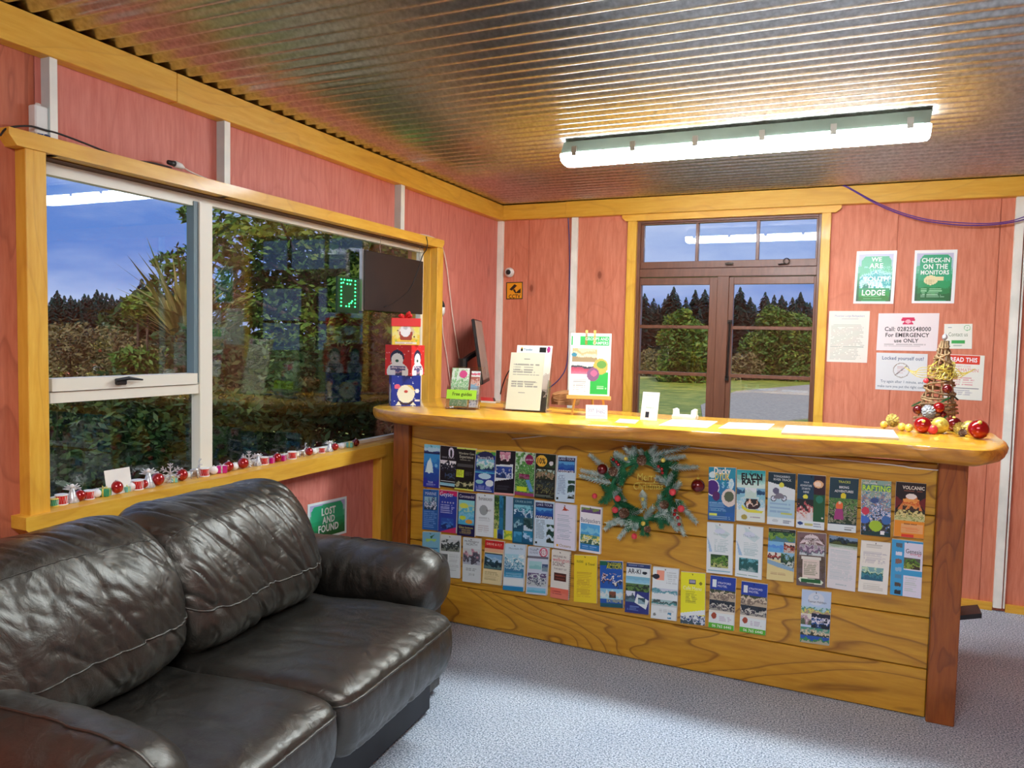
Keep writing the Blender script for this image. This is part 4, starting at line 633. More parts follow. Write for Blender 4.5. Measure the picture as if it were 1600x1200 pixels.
for i, (q, t, bgc, lab, ops) in enumerate(BR):
    if ops is None: ops = BR[i-1][4]
    t += .004
    tl, tr, bl, br = [cp(q[k], q[k+1], t) for k in (0, 2, 4, 6)]
    ex = ((tr-tl)+(br-bl))/2; ey = ((bl-tl)+(br-tr))/2; c = (tl+tr+br+bl)/4; tl = c-ex/2-ey/2; nrm = CN
    b = thing('brochure_stack', lab, 'brochure', c+ey/2-CN*t, 'brochures hung on the counter front', rz=CA)
    gap = .0012
    m = MB(); k = 5
    for j in range(k):                     # a pad of leaflets, each a little askew
        d0 = gap+(t-.001-gap)*j/k; d1 = gap+(t-.001-gap)*(j+1)/k-.0003; sh = ex.normalized()*random.uniform(-.0012, .0012)+Vector((0, 0, random.uniform(-.0015, .0005)))
        if j == k-1: sh = Vector()
        m.prism([tl+sh-CN*(t-d1), tl+ex+sh-CN*(t-d1), tl+ex+ey+sh-CN*(t-d1), tl+ey+sh-CN*(t-d1)], -CN*(d1-d0))
    m.build('leaves', 'paper', b)
    m = MB(); Canvas(40 if q[0] < 950 else 44, 84 if q[0] < 950 else 90, bgc).run(ops).emit(m, tl-CN*.0005, ex, ey); m.build('cover', 'print', b)
    if i == 23:
        m = MB(); rdir = ex.normalized()
        for j in range(22): p = tl+ex+ey*((j+1.5)/24)-CN*.004; m.tube([p+rdir*(.004+.005*math.cos(a))+CN*.007*math.sin(a) for a in [k*PI/4 for k in range(9)]], .0007, 4)
        m.build('spiral_binding', 'black', b)
    # nail
    p = tl+ex*.5+ey*.035; m = MB().tube([p-CN*(t+.001), p+CN*.008, p+CN*.012+Vector((0, 0, .006))], .0013, 5); m.build('nail', 'dark_metal', ct)
print('brochures ok')

# ------------------------------------------------------------------ ceiling lamps
def lamp(x0, x1, yc, label, dm, k=6):
    t = thing('ceiling_lamp', label, 'lamp', ((x0+x1)/2, yc, 2.37))
    MB().prism([(x0+.01, yc-.062, 2.47), (x0, yc-.078, 2.412), (x0, yc+.078, 2.412), (x0+.01, yc+.062, 2.47)], (x1-x0, 0, 0)).build('housing', 'grey_metal', t)
    m = MB(); pr = [(-.08, 2.412), (-.08, 2.398), (-.064, 2.376), (-.03, 2.366), (.03, 2.366), (.064, 2.376), (.08, 2.398), (.08, 2.412)]
    V = []
    for x, s in ((x0-.008, .8), (x0, .96), (x0+.03, 1), (x1-.03, 1), (x1, .96), (x1+.008, .8)): V += [(x, yc+a*s, 2.412+(b_-2.412)*s) for a, b_ in pr]
    fs = [tuple(range(8)), tuple(range(47, 39, -1))]
    for i in range(5): fs += [(i*8+(j+1) % 8, i*8+j, i*8+8+j, i*8+8+(j+1) % 8) for j in range(8)]
    m.add(V, fs).build('diffuser', dm, t)
    for i in range(k):
        x = x0+.07+(x1-x0-.14)*i/(k-1)
        for y_ in (yc-.088, yc+.076): MB().box((x-.012, y_, 2.395), (x+.012, y_+.012, 2.44)).build('clip', 'rim', t)
lamp(-1.34, .245, 3.645, 'long fluorescent batten lamp glowing on the corrugated ceiling above the counter', 'diff')
lamp(-1.0, .6, REAR_Y, 'fluorescent batten lamp on the corrugated ceiling behind the viewpoint, over the near floor', 'diff2')

# ------------------------------------------------------------------ sofa
SP = Vector((-1.5, 2.65, 0)); SM = Matrix.Translation(SP) @ Matrix.Rotation(R(3.2), 4, 'Z') @ Matrix.Translation(-SP)
sofa = thing('leather_sofa', 'two-seat black leather sofa with puffy cushions under the window', 'sofa', SM @ Vector((-1.9, 1.85, 0)), rz=R(3.2))
def closed(pts, k=6):
    n = len(pts); o = []
    for i in range(n):
        a, b_, c, d = [Vector((*pts[(i+j) % n], 0)) for j in (-1, 0, 1, 2)]
        for q in range(k):
            t = q/k; v = .5*((2*b_)+(c-a)*t+(2*a-5*b_+4*c-d)*t*t+(3*b_-a-3*c+d)*t**3); o.append((v.x, v.y))
    return o
def cushion(nm, prof, axis, s0, s1, ns=64, p=6, q=3, wr=.008, wfn=None, seams=(), k=8, seed=0, mat='leather'):
    pr = closed(prof, k); n = len(pr); cx = sum(a for a, b_ in pr)/n; cz = sum(b_ for a, b_ in pr)/n; V = []; rows = []
    for i in range(ns+1):
        th = PI*i/ns; s = -math.cos(th)*(.35)+(2*i/ns-1)*.65; e = max(1e-3, (1-abs(s)**p))**(1/q); c = (s0+s1)/2+(s1-s0)/2*s; row = []
        for a, b_ in pr:
            x = cx+(a-cx)*e; z = cz+(b_-cz)*e
            P = Vector((x, c, z)) if axis == 'y' else Vector((c, x, z))
            dr = Vector((x-cx, 0, z-cz)) if axis == 'y' else Vector((0, x-cx, z-cz)); dr = dr.normalized() if dr.length > 1e-6 else dr
            w_ = 0
            if wr:
                Q = P+Vector((seed*3.1, seed*1.7, 0)); st_ = wfn or (lambda v: Vector((v.x*3, v.y*9, v.z*3)))
                w1_ = 1-min(1, abs(noise.noise(st_(Q)+Vector((0, 0, seed))))*6.5); w2_ = 1-min(1, abs(noise.noise(st_(Q)*2.3+Vector((9, seed, 0))))*5)
                w_ = -wr*(w1_**1.6)*(.35+.65*max(0, noise.noise(Q*3+Vector((4, 4, 4)))+.5))-wr*.4*(w2_**1.6)+noise.noise(Q*5)*wr*1.2
            row.append(SM @ (P+dr*w_*min(1, e*1.2)))
        rows.append(row); V += row
    fs = [(i*n+j, i*n+(j+1) % n, (i+1)*n+(j+1) % n, (i+1)*n+j) for i in range(ns) for j in range(n)]
    fs += [tuple(range(n-1, -1, -1)), tuple(ns*n+j for j in range(n))]
    ctr = SM @ (Vector((cx, (s0+s1)/2, cz)) if axis == 'y' else Vector(((s0+s1)/2, cx, cz)))
    mid = rows[ns//2]; f = fs[(ns//2)*n]; a, b_, c = V[f[0]], V[f[1]], V[f[2]]
    if (b_-a).cross(c-a).dot(a-ctr) < 0: fs = [tuple(reversed(f)) for f in fs]
    ob = MB().add(V, fs).build(nm, mat, sofa, smooth=True)
    for si, rad, i0, i1 in seams:
        j = si*k % n; pts = [rows[i][j]+(rows[i][j]-(SM @ (Vector((cx, rows[i][j].y, cz)) if axis == 'y' else Vector((rows[i][j].x, cx, cz))))).normalized()*rad*.3 for i in range(int(ns*i0), int(ns*i1)+1)]
        MB().tube(pts, rad, 6).build('piping', mat, ob, smooth=True)
    return ob, rows
vert = lambda v: Vector((v.x*2, v.y*11+v.z*5-v.x*3, v.z*3.4))
backp = [(-2.36, .46), (-2.04, .43), (-1.94, .46), (-1.892, .52), (-1.898, .60), (-1.918, .69), (-1.955, .785), (-2.02, .87), (-2.11, .918), (-2.2, .925), (-2.29, .895), (-2.355, .80), (-2.37, .6)]
cushion('back_cushion', backp, 'y', 1.80, 2.54, 110, 9, 3.6, .013, vert, [(4, .0034, .02, .98), (7, .0018, .03, .97)], k=11, seed=1)
cushion('back_cushion', [(a+.0, b_) for a, b_ in backp], 'y', .98, 1.82, 110, 9, 3.6, .013, vert, [(4, .0034, .02, .98), (7, .0018, .03, .97)], k=11, seed=4)
seatp = [(-2.1, .26), (-1.7, .25), (-1.40, .245), (-1.348, .28), (-1.335, .36), (-1.342, .425), (-1.372, .456), (-1.46, .472), (-1.65, .472), (-1.9, .455), (-2.08, .44)]
swr = lambda v: Vector((v.x*5, v.y*8, v.z*3))
cushion('seat_cushion', seatp, 'y', 1.785, 2.56, 72, 18, 4, .006, swr, [(5, .0045, .02, .98)], seed=7)
cushion('seat_cushion', seatp, 'y', 1.12, 1.79, 72, 18, 4, .006, swr, [(5, .0045, .02, .98)], seed=9)
def armp(yc, f): return [(yc-.15*f, .47), (yc-.135*f, .56), (yc-.07*f, .622), (yc+.02*f, .636), (yc+.1*f, .605), (yc+.135*f, .53), (yc+.13*f, .44), (yc+.06*f, .37), (yc-.04*f, .355), (yc-.12*f, .39)]
awr = lambda v: Vector((v.x*8, v.y*3, v.z*3))
cushion('arm', armp(2.73, 1), 'x', -2.3, -1.475, 60, 7, 2.6, .009, awr, [(3, .004, .45, .97)], seed=12)
cushion('arm', [(a, z+.012) for a, z in armp(1.125, -1)], 'x', -2.3, -1.345, 60, 7, 2.6, .009, awr, [(3, .004, .45, .97), (0, .004, .3, .98)], seed=15)
def sbox(nm, lo, hi, mat, bev=.02): return MB().box(lo, hi, mat=SM, bev=bev).build(nm, mat, sofa)
sbox('base', (-2.28, 1.12, .015), (-1.49, 2.635, .27), 'base_cloth', .006)
sbox('arm_panel', (-2.3, 2.638, .015), (-1.535, 2.83, .50), 'leather'); sbox('arm_panel', (-2.3, .98, .015), (-1.50, 1.118, .50), 'leather')
sbox('back_frame', (-2.37, .95, .05), (-2.22, 2.83, .62), 'leather')

# ------------------------------------------------------------------ papers on the walls
def wall_sheet(q, bgc, ops, label, cat, plane='b', res=(60, 84), nm='notice', off=.0035, mat='print_gloss', t=.001, fix=False):
    f = (lambda x, y: ay(x, y, YB-off)) if plane == 'b' else (lambda x, y: ax(x, y, XL+off))
    P = [f(*c) for c in q]; tl, tr, br, bl = P
    m = sheet(P, ops, bgc, res, t)
    ob = m.build(nm, [mat, 'paper']); tag(ob, label, cat); settle(ob, (bl+br)/2); return ob
GP = ('g', .07, .06, .93, .96, ['c4c0d8', 'a8c0cc', '58b890', '2c9c6c', '1c8450', '146c34', '285c30'], .08)
wall_sheet([(1339, 393), (1402, 391), (1396, 475), (1333, 474)], 'f0ecec', [GP, ('p', [(.15, .18), (.22, .1), (.8, .1), (.88, .18), (.88, .9), (.8, .95), (.2, .95), (.12, .88)], '3cb084'), ('g', .13, .3, .9, .8, ['3cb084', '8cd8d0', '2ca0a0', 'b8ece8', '1c8468'], .35, 7), ('g', .12, .7, .88, .94, ['189454', '1c9c3c', '2c7c2c'], .15), ('t', 'WE', .38, .64, .16, 'e4f4ec', 1, .02), ('t', 'ARE', .34, .68, .28, 'e4f4ec', 1, .02), ('t', 'A', .46, .57, .4, 'c4ecdc', 1, .02), ('t', 'YOUTH', .2, .84, .53, 'e4fcf8', 1, .03), ('t', 'YHA', .3, .72, .65, 'e4fcf8', 1.1, .03), ('t', 'LODGE', .2, .78, .79, 'ffffff', 1.2, .03), ('l', .25, .86, .75, .92, 2, '8cd8a0')], 'green poster reading WE ARE A LODGE, left one of two on the back wall', 'poster', res=(50, 68), nm='poster')
wall_sheet([(1429, 391), (1497, 390), (1490, 474), (1425, 474)], 'f0ecec', [GP, ('p', [(.15, .16), (.22, .09), (.8, .09), (.88, .16), (.88, .9), (.8, .95), (.2, .95), (.12, .88)], '2ca478'), ('g', .12, .45, .88, .94, ['2ca478', '1c9458', '14843c', '1c6c34'], .08), ('t', 'CHECK-IN', .18, .84, .19, 'eaf6f0', 1.2, .03), ('t', 'ON THE', .22, .8, .31, 'eaf6f0', 1.2, .03), ('t', 'MONITORS', .17, .84, .42, 'eaf6f0', 1.25, .03), ('e', .42, .565, .16, .09, 'e8dca0'), ('r', .42, .5, .72, .575, 'e8dca0'), ('l', .3, .56, .5, .64, 3, 'b0a468'), ('l', .2, .72, .82, .9, 5, 'c4ecc8')], 'green CHECK-IN ON THE MONITORS poster with a pointing hand, on the back wall', 'poster', res=(50, 68), nm='poster')
wall_sheet([(1296, 486), (1359, 486), (1355, 567), (1291, 565)], 'eceadc', [('t', 'Mountain Lodge Backpackers', .15, .88, .1, '7c90b0', 1.3), ('l', .3, .14, .75, .18, 1, 'a8a8a8'), ('l', .08, .26, .92, .96, 26, 'a8a8a0')], 'plain typed A4 page pinned beside the yellow window casing', 'notice', res=(56, 76), mat='print')
wall_sheet([(1372, 490), (1469, 489), (1463, 549), (1370, 547)], 'ecebe2', [('p', [(.4, .12), (.6, .12), (.62, .2), (.55, .2), (.6, .3), (.4, .3), (.45, .2), (.38, .2)], 'dc2c5c'), ('e', .5, .22, .05, .05, 'f0b8c4'), ('t', 'Call: 02825548000', .12, .88, .42, '2c2424', 1.15, .015), ('t', 'For EMERGENCY', .14, .86, .58, '2c2424', 1.1, .02), ('t', 'use ONLY', .29, .69, .73, '2c2424', 1.1, .02), ('l', .12, .82, .9, .92, 2, 'b8b0a4')], 'laminated emergency phone notice with a red telephone symbol', 'notice', res=(80, 54))
wall_sheet([(1475, 506), (1520, 506), (1518, 545), (1475, 545)], 'eceee4', [('e', .82, .16, .12, .12, '9ccc9c'), ('e', .82, .16, .09, .09, 'eceee4'), ('t', '+', .79, .85, .16, '4c9c5c'), ('t', 'Contact us', .16, .84, .42, '7c8c6c', 1.5), ('r', .28, .66, .76, .78, '3cb45c'), ('r', .07, .68, .2, .86, '1c2024'), ('l', .3, .84, .7, .92, 2, 'b0b8b0'), ('l', .1, .12, .28, .18, 1, '607080')], 'small square Contact us card with a green bar on the back wall', 'notice', res=(44, 38))
wall_sheet([(1370, 551), (1449, 553), (1448, 612), (1367, 608)], 'eae9e0', [('e', .5, .46, .16, .2, 'a09890'), ('e', .5, .46, .145, .18, 'eae9e0'), ('l', .42, .36, .58, .56, 4, 'c8b0b0'), ('p', [(.38, .58), (.4, .6), (.62, .34), (.6, .32)], '98908c'), ('t', 'Locked yourself out?', .12, .93, .15, '34507c', 1.15, .01), ('t', 'Try again after 1 minute, and', .1, .93, .78, '54687c', 1.2, .005), ('t', 'make sure you put the right code', .04, .96, .91, '54687c', 1.2, .005)], 'laminated Locked yourself out? notice under the emergency phone notice', 'notice', res=(76, 54))
wall_sheet([(1478, 554), (1539, 555), (1534, 627), (1474, 622)], 'eeece6', [('r', .02, .02, .88, .2, 'e83c24'), ('t', 'READ THIS', .12, .82, .11, 'ffffff', 1.3, .03), ('t', 'INSERT CODE', .24, .66, .26, 'e8a0a0', 1.2), ('t', 'INFORMATION', .06, .86, .34, 'e88c84', 1.2), ('r', .1, .42, .85, .43, '8cc0a0'), ('l', .06, .5, .8, .7, 4, 'e09c9c'), ('r', .04, .74, .9, .745, '606878'), ('l', .1, .78, .8, .92, 3, 'b8b8b8'), ('r', .88, .22, .89, .95, '606878'), ('r', .04, .95, .89, .96, '606878')], 'notice headed READ THIS in white on red, behind the twig tower', 'notice', res=(60, 68))
wall_sheet([(791, 441), (817, 440.5), (816.5, 467), (791, 468)], 'f0a818', [('r', 0, 0, 1, .04, '2c2008'), ('r', 0, .96, 1, 1, '2c2008'), ('r', 0, 0, .04, 1, '2c2008'), ('r', .96, 0, 1, 1, '2c2008'), ('p', [(.2, .42), (.5, .12), (.66, .22), (.34, .5)], '201808'), ('p', [(.4, .45), (.52, .4), (.6, .6), (.88, .36), (.88, .64), (.55, .66)], '201808'), ('t', 'CCTV', .16, .86, .83, '201808', 1.1, .02)], 'small orange CCTV sign below the dome camera', 'sign', res=(40, 40), nm='sign')
wall_sheet([(480.6, 791), (542, 773), (541, 834.5), (481, 847.6)], 'e8eeee', [('g', .05, .06, .95, .94, ['b4b8d8', 'a0c4d0', '58b890', '2c9c6c', '1c8450', '146c34'], .06), ('p', [(.08, .22), (.16, .1), (.84, .08), (.9, .2), (.9, .85), (.84, .93), (.1, .93)], '28a078'), ('g', .08, .5, .92, .93, ['1c9468', '148c4c', '147444', '106434'], .15), ('t', 'LOST', .34, .7, .28, 'f0f8f4', 1.1, .03), ('t', 'AND', .36, .68, .5, 'f0f8f4', 1.1, .03), ('t', 'FOUND', .26, .78, .72, 'f0f8f4', 1.1, .03)], 'green LOST AND FOUND sign on the pink wall behind the sofa arm', 'sign', 'l', res=(60, 48), nm='sign')
# dome camera
p = ay(797, 426, YB); t = thing('security_camera', 'small white dome security camera above the CCTV sign', 'camera', p)
my = Matrix.Rotation(PI/2, 4, 'X')
MB().lathe([(.034, 0), (.036, .01), (.034, .022), (.026, .034), (.012, .04)], p, 20, mat=my).build('housing', 'white', t, smooth=True)
MB().lathe([(.018, .036), (.019, .042), (.012, .049), (.002, .051)], p+Vector((.003, 0, 0)), 16, mat=my).build('lens', 'black', t, smooth=True)

# ------------------------------------------------------------------ wires and small fittings on the left wall
p = ax(62, 188, XL)
t = thing('sensor_box', 'small white plastic box above the window header on the left wall', 'sensor', p)
b0 = ax(47, 205, XL+.03); b1 = ax(77, 168, XL+.03)
MB().box((XL, 1.632, 2.114), (XL+.036, 1.676, 2.205), bev=.004).build('housing', 'white', t)
MB().tube([(XL+.018, 1.652, 2.2), (XL+.018, 1.654, 2.212)], .008, 8).build('button', 'white', t)
MB().tube(spline([(XL+.02, 1.635, 2.118), (XL+.04, 1.648, 2.112), (XL+.03, 1.66, 2.118), (XL+.045, 1.672, 2.1125), (XL+.02, 1.676, 2.12)], 4), .0028, 6).build('wire', 'blue_wire', t, smooth=True)
XW = XF+.008
def wirex(px, x, r, mat, label, cat='cable', nm='cable', n=5):
    return tag(MB().tube(spline([ax(a, b_, x) for a, b_ in px], n), r, 6).build(nm, mat, smooth=True), label, cat)
wirex([(0, 212), (12, 200), (45, 197), (70, 203), (95, 210), (130, 223), (165, 237), (200, 250), (235, 254), (268, 262)], XF-.01, .0032, 'cable_k', 'black cord lying along the top of the left window header')
a, b_ = ax(268, 262, XF-.01), ax(288, 263, XF-.01)
a = a+Vector((.004, 0, .012)); t = thing('cable_connector', 'black and white in-line cable connector lying on the window header', 'connector', a)
MB().tube([a+Vector((0, -.02, .004)), a+Vector((0, .01, .004))], [.008, .011], 10).build('plug', 'black', t, smooth=True)
MB().tube([a+Vector((0, .01, .004)), a+Vector((0, .04, .002)), a+Vector((0, .055, -.002))], [.013, .011, .005], 10).build('socket', 'white', t, smooth=True)
MB().tube(spline([a+Vector((0, .055, -.002)), a+Vector((0, .1, -.012)), a+Vector((0, .17, -.02))], 4), .003, 6).build('wire', 'cable_w', t, smooth=True)
wirex([(640, 367), (662, 367), (680, 373), (690, 384), (697, 410), (702, 450), (708, 500), (716, 552), (722, 585), (724, 598)], XL+.012, .0035, 'cable_w', 'white cable looping over the header end and down beside the window casing')
wirex([(686, 388), (688, 420), (690, 455), (691, 472)], XL+.01, .003, 'cable_k', 'dark cable hanging down to the in-line plug beside the window casing')
wirex([(691, 486), (692, 520), (697, 550), (702, 585), (706, 612)], XL+.01, .003, 'cable_w', 'white cable running down from the in-line plug to behind the counter')
wirex([(666, 370), (668, 380), (666, 390), (660, 400), (652, 425), (640, 452), (620, 470), (600, 480)], XF+.006, .003, 'cable_k', 'black cable crossing the dark board hung in the window')
t = thing('cable_plug', 'black and white in-line plug hanging beside the window casing', 'connector', ax(691, 479, XL+.01))
a = ax(691, 470, XL+.014); b_ = ax(691, 480, XL+.014); c = ax(691, 493, XL+.014)
MB().tube([a, a+(b_-a)*.5, b_], [.006, .016, .018], 12).build('plug', 'black', t, smooth=True)
MB().tube([b_, b_+(c-b_)*.6, c], [.019, .018, .009], 12).build('socket', 'white', t, smooth=True)
def wirey(px, y, r, mat, label, n=5):
    return tag(MB().tube(spline([ay(a, b_, y) for a, b_ in px], n), r, 6).build('cable', mat, smooth=True), label, 'cable')
wirey([(1306, 286), (1322, 292), (1340, 302), (1368, 318), (1400, 332), (1440, 344), (1490, 351), (1535, 352), (1570, 349), (1600, 343), (1640, 330)], YB-.062, .0035, 'purple', 'purple cable sagging across the back wall below the beam')
wirey([(1310, 284), (1330, 295), (1365, 314), (1405, 331), (1450, 343), (1500, 348), (1545, 349), (1580, 345), (1606, 337), (1645, 326)], YB-.07, .003, 'purple', 'second thinner purple cable following the sagging one')
wirey([(886, 322), (888, 345), (890, 400), (889, 480), (888, 545), (884, 575), (874, 592), (862, 603), (850, 612)], YB-.012, .0035, 'blue_wire', 'blue cable running down the back wall beside a white batten')
wirey([(829, 548), (812, 562), (795, 580), (786, 600), (782, 616)], YB-.02, .004, 'cable_k', 'black cable curving down the corner behind the acrylic holder')

# dark board hung in the window, led reflection built as glowing dots beside it
t = thing('hanging_board', 'dark brown back of a sign board hung inside the window by the corner', 'board', (XL-.02, 3.77, 1.64))
MB().box((XL-.024, 3.475, 1.645), (XL-.004, 4.085, 1.965), bev=.003).build('panel', 'board', t)
MB().box((XL-.03, 3.46, 1.64), (XL-.012, 3.476, 1.97)).build('edge_strip', 'rim', t)
for y in (3.64, 4.06): MB().tube([(XL-.014, y, 1.96), (XL-.016, y-.008, 2.0), (XL-.014, y, 2.055)], .002, 5).build('hanger', 'rim', t)
t = thing('led_reflection', 'reflection of green sign lights built as glowing dots beside the dark board', 'sign', (XL-.03, 3.36, 1.62))
MB().box((XL-.04, 3.27, 1.625), (XL-.03, 3.46, 1.81)).build('panel', 'reflection_back', t)
m = MB()
dots = [(0, i) for i in range(8)]+[(7, i) for i in range(8)]+[(1.5, 0), (3, 0), (4, 0), (5, 0), (2.5, 7), (4, 7), (5, 6), (3, 1), (4.5, 1), (5.5, 5.5), (1, .8), (4, 6.3)]
for a, b_ in dots: m.ball((XL-.0285, 3.30+a*.0175, 1.795-b_*.0195), .0038, 8)
m.build('lights', 'led', t, kind='stuff')

# ------------------------------------------------------------------ things standing on the counter
def zc(x, y, z=ZT): return az(x, y, z)
def gift(nm, lab, c, wd, ht, rz, side, ops, lid=None):
    t = thing(nm, lab, 'gift box', c, 'stacked gift boxes', rz)
    Mx = Matrix.Translation(c) @ Matrix.Rotation(rz, 4, 'Z'); h = wd/2
    MB().box((-h, -h, 0), (h, h, ht), mat=Mx).build('body', side, t)
    for ang, nmf in ((0, 'front'), (PI/2, 'side')):
        Rm = Mx @ Matrix.Rotation(ang, 4, 'Z'); m = MB()
        tl = Rm @ Vector((-h, -h-.0006, ht)); Canvas(46, 46, ops[0]).run(ops[1]).emit(m, tl, Rm @ Vector((h, -h-.0006, ht))-tl, Rm @ Vector((-h, -h-.0006, 0))-tl); m.build('printed_face', 'print', t)
    Rm = Mx @ Matrix.Rotation(-PI/2, 4, 'Z'); m = MB(); tl = Rm @ Vector((-h, -h-.0006, ht)); Canvas(46, 46, ops[0]).run(ops[1]).emit(m, tl, Rm @ Vector((h, -h-.0006, ht))-tl, Rm @ Vector((-h, -h-.0006, 0))-tl); m.build('printed_face', 'print', t)
    return t, Mx
M['navy'] = pbr('navy_card', (24, 44, 140), .5); M['redcard'] = pbr('red_card', (206, 28, 28), .5); M['yelcard'] = pbr('yellow_card', (236, 214, 70), .5)
c0 = zc(632, 634.5)+Vector((-math.sin(R(32)), math.cos(R(32)), 0))*.085
dots = lambda cs, n, r=.02: [('e', random.random(), random.random(), r, r, cs) for _ in range(n)]
gift('gift_box', 'dark blue gift box with a white bearded face, lowest of the stack of three', c0, .158, .165, R(37), 'navy', ('1c3494', dots('d8e4f8', 18)+[('e', .2, .36, .1, .08, 'e86c7c'), ('e', .5, .6, .3, .3, 'f4ecd8'), ('p', [(.5, .3), (.7, .32), (.82, .5), (.72, .46), (.6, .36)], 'e8d070'), ('e', .88, .5, .07, .07, 'ffffff'), ('e', .5, .52, .06, .045, 'c84c3c'), ('p', [(.2, .8), (.5, .92), (.8, .8), (.72, .92), (.5, .98), (.28, .92)], '3c2830'), ('r', .8, .78, .98, .84, 'f0f0f8'), ('p', [(.15, .98), (.25, .84), (.35, .98)], 'f4ecd8'), ('p', [(.65, .98), (.75, .88), (.85, .98)], 'f4ecd8')]))
c1 = c0+Vector((0, 0, .166))
t, Mx = gift('gift_box', 'red gift box with snowmen in scarves, middle of the stack of three', c1, .158, .165, R(4), 'redcard', ('d82420', dots('f4a8a0', 16)+[('e', .48, .88, .42, .3, 'f0f0f4'), ('e', .46, .42, .27, .26, '2c2c48'), ('e', .46, .5, .23, .23, 'f4f4f8'), ('e', .46, .52, .06, .05, '2c5c3c'), ('g', .2, .7, .78, .82, ['5c5c8c', 'd8c8dc', '4c4c7c'], .5, 9), ('g', .4, .8, .66, 1, ['5c5c8c', 'c8a8b8', '4c4c6c'], .5, 9)]))
c2 = c1+Vector((0, 0, .166))+Vector((-math.sin(R(32)), math.cos(R(32)), 0))*.0
t, Mx = gift('gift_box', 'yellow gift box with a red lid and bow, topmost of the stack', c2, .148, .118, R(34), 'yelcard', ('f0dc58', [('g', 0, 0, 1, 1, ['f0e068', 'f4e88c', 'ecd040'], .3), ('e', .5, .4, .3, .3, 'e8c8a0'), ('p', [(.25, .4), (.75, .4), (.7, .78), (.3, .78)], 'a03c2c'), ('e', .48, .34, .19, .3, 'f8f4f0'), ('e', .48, .22, .08, .08, 'd0c8d0'), ('r', .1, .86, .9, .96, 'e8e0d8'), ('l', .1, .84, .9, .98, 2, '9c4c3c'), ('e', .2, .35, .03, .03, '5c2c24'), ('e', .8, .62, .03, .03, '5c2c24'), ('e', .14, .8, .04, .04, 'a8c840'), ('e', .88, .8, .04, .04, 'a8c840')]))
MB().box((-.079, -.079, .1), (.079, .079, .145), mat=Mx, bev=.002).build('lid', 'ribbon', t)
m = MB()
for a in (.5, 2.2, 3.8, 5.2):
    m.tube(spline([Mx @ Vector(v) for v in ((0, 0, .146), (.03*math.cos(a), .03*math.sin(a), .165), (.045*math.cos(a+.3), .045*math.sin(a+.3), .158), (.02*math.cos(a+.2), .02*math.sin(a+.2), .149))], 4), .006, 6)
m.tube([Mx @ Vector(v) for v in ((0, 0, .146), (.01, 0, .17), (.022, -.01, .178))], .009, 6)
m.build('bow', 'ribbon', t, smooth=True)

# small acrylic holder
def frame_at(pt, rz): return Matrix.Translation(pt) @ Matrix.Rotation(rz, 4, 'Z')
def lean(pt, rz, a): return frame_at(pt, rz) @ Matrix.Rotation(-a, 4, 'X')       # local -y faces forward, z up the leaning face
def leaf(nm, L_, w, h, bgc, ops, lab, cat, res, t=.003, y=0, x=0, z=0, mat='print', group=None):
    tl = L_ @ Vector((x-w/2, y, z+h)); ex = (L_ @ Vector((x+w/2, y, z+h)))-tl; ey = (L_ @ Vector((x-w/2, y, z)))-tl
    m = MB(); nrm = ey.cross(ex).normalized(); m.prism([tl-nrm*.0003, tl+ex-nrm*.0003, tl+ex+ey-nrm*.0003, tl+ey-nrm*.0003], -nrm*t, 1); Canvas(*res, bgc).run(ops).emit(m, tl, ex, ey)
    o = m.build(nm, [mat, 'paper']); settle(o, tl+ey+ex/2); return tag(o, lab, cat, group)
pc = zc(719, 640); rz = R(8); L_ = lean(pc, rz, R(12)); Fm = frame_at(pc, rz)
t = thing('acrylic_holder', 'small clear acrylic leaflet holder with a lime label beside the gift boxes', 'holder', pc, rz=rz)
MB().box((-.085, .06, 0), (.085, .0625, .24), mat=L_).build('back_panel', 'acrylic', t)
MB().box((-.085, .0, 0), (.085, .0025, .12), mat=L_).build('front_panel', 'acrylic', t)
MB().box((-.085, .003, .002), (-.0825, .06, .13), mat=L_).box((.0825, .003, .002), (.085, .06, .13), mat=L_).box((-.085, .0, 0), (.085, .1, .002), mat=Fm).build('side_panels', 'acrylic', t)
m = MB(); tl = L_ @ Vector((-.083, -.001, .105)); ex = L_ @ Vector((.083, -.001, .105))-tl; ey = L_ @ Vector((-.083, -.001, .055))-tl
Canvas(50, 16, 'b4f03c').run([('t', 'Free guides', .2, .85, .5, '2c4c14', 1.1, .01)]).emit(m, tl, ex, ey); m.build('label_card', 'print', t)
leaf('leaflet', L_, .098, .205, 'b8dcb0', [('g', 0, 0, 1, 1, ['e8f0e0', '8cc88c', 'c8e4c0', '6cb478', 'd8e8d0', '8cc494'], .45, 10), ('e', .66, .16, .22, .1, 'e05c9c'), ('g', .1, .6, .8, .68, ['c8dcc0', 'd84c7c', 'a8c8a0'], .4)], 'green and pink garden leaflet in the small acrylic holder', 'leaflet', (34, 64), y=.02, x=-.022, z=.02)
leaf('leaflet', L_, .05, .195, 'c8dce0', [('g', 0, 0, 1, .16, ['e8ecec', 'd86c7c', 'e8ecec'], .1), ('g', 0, .16, 1, .5, ['b86c5c', 'd8b0a0', '8cb0d0'], .4), ('g', 0, .5, 1, 1, ['d8e0e8', '7c98b0', 'e0e8ec'], .4)], 'narrow brown and blue leaflet at the right of the small acrylic holder', 'leaflet', (18, 64), y=.045, x=.055, z=.02)

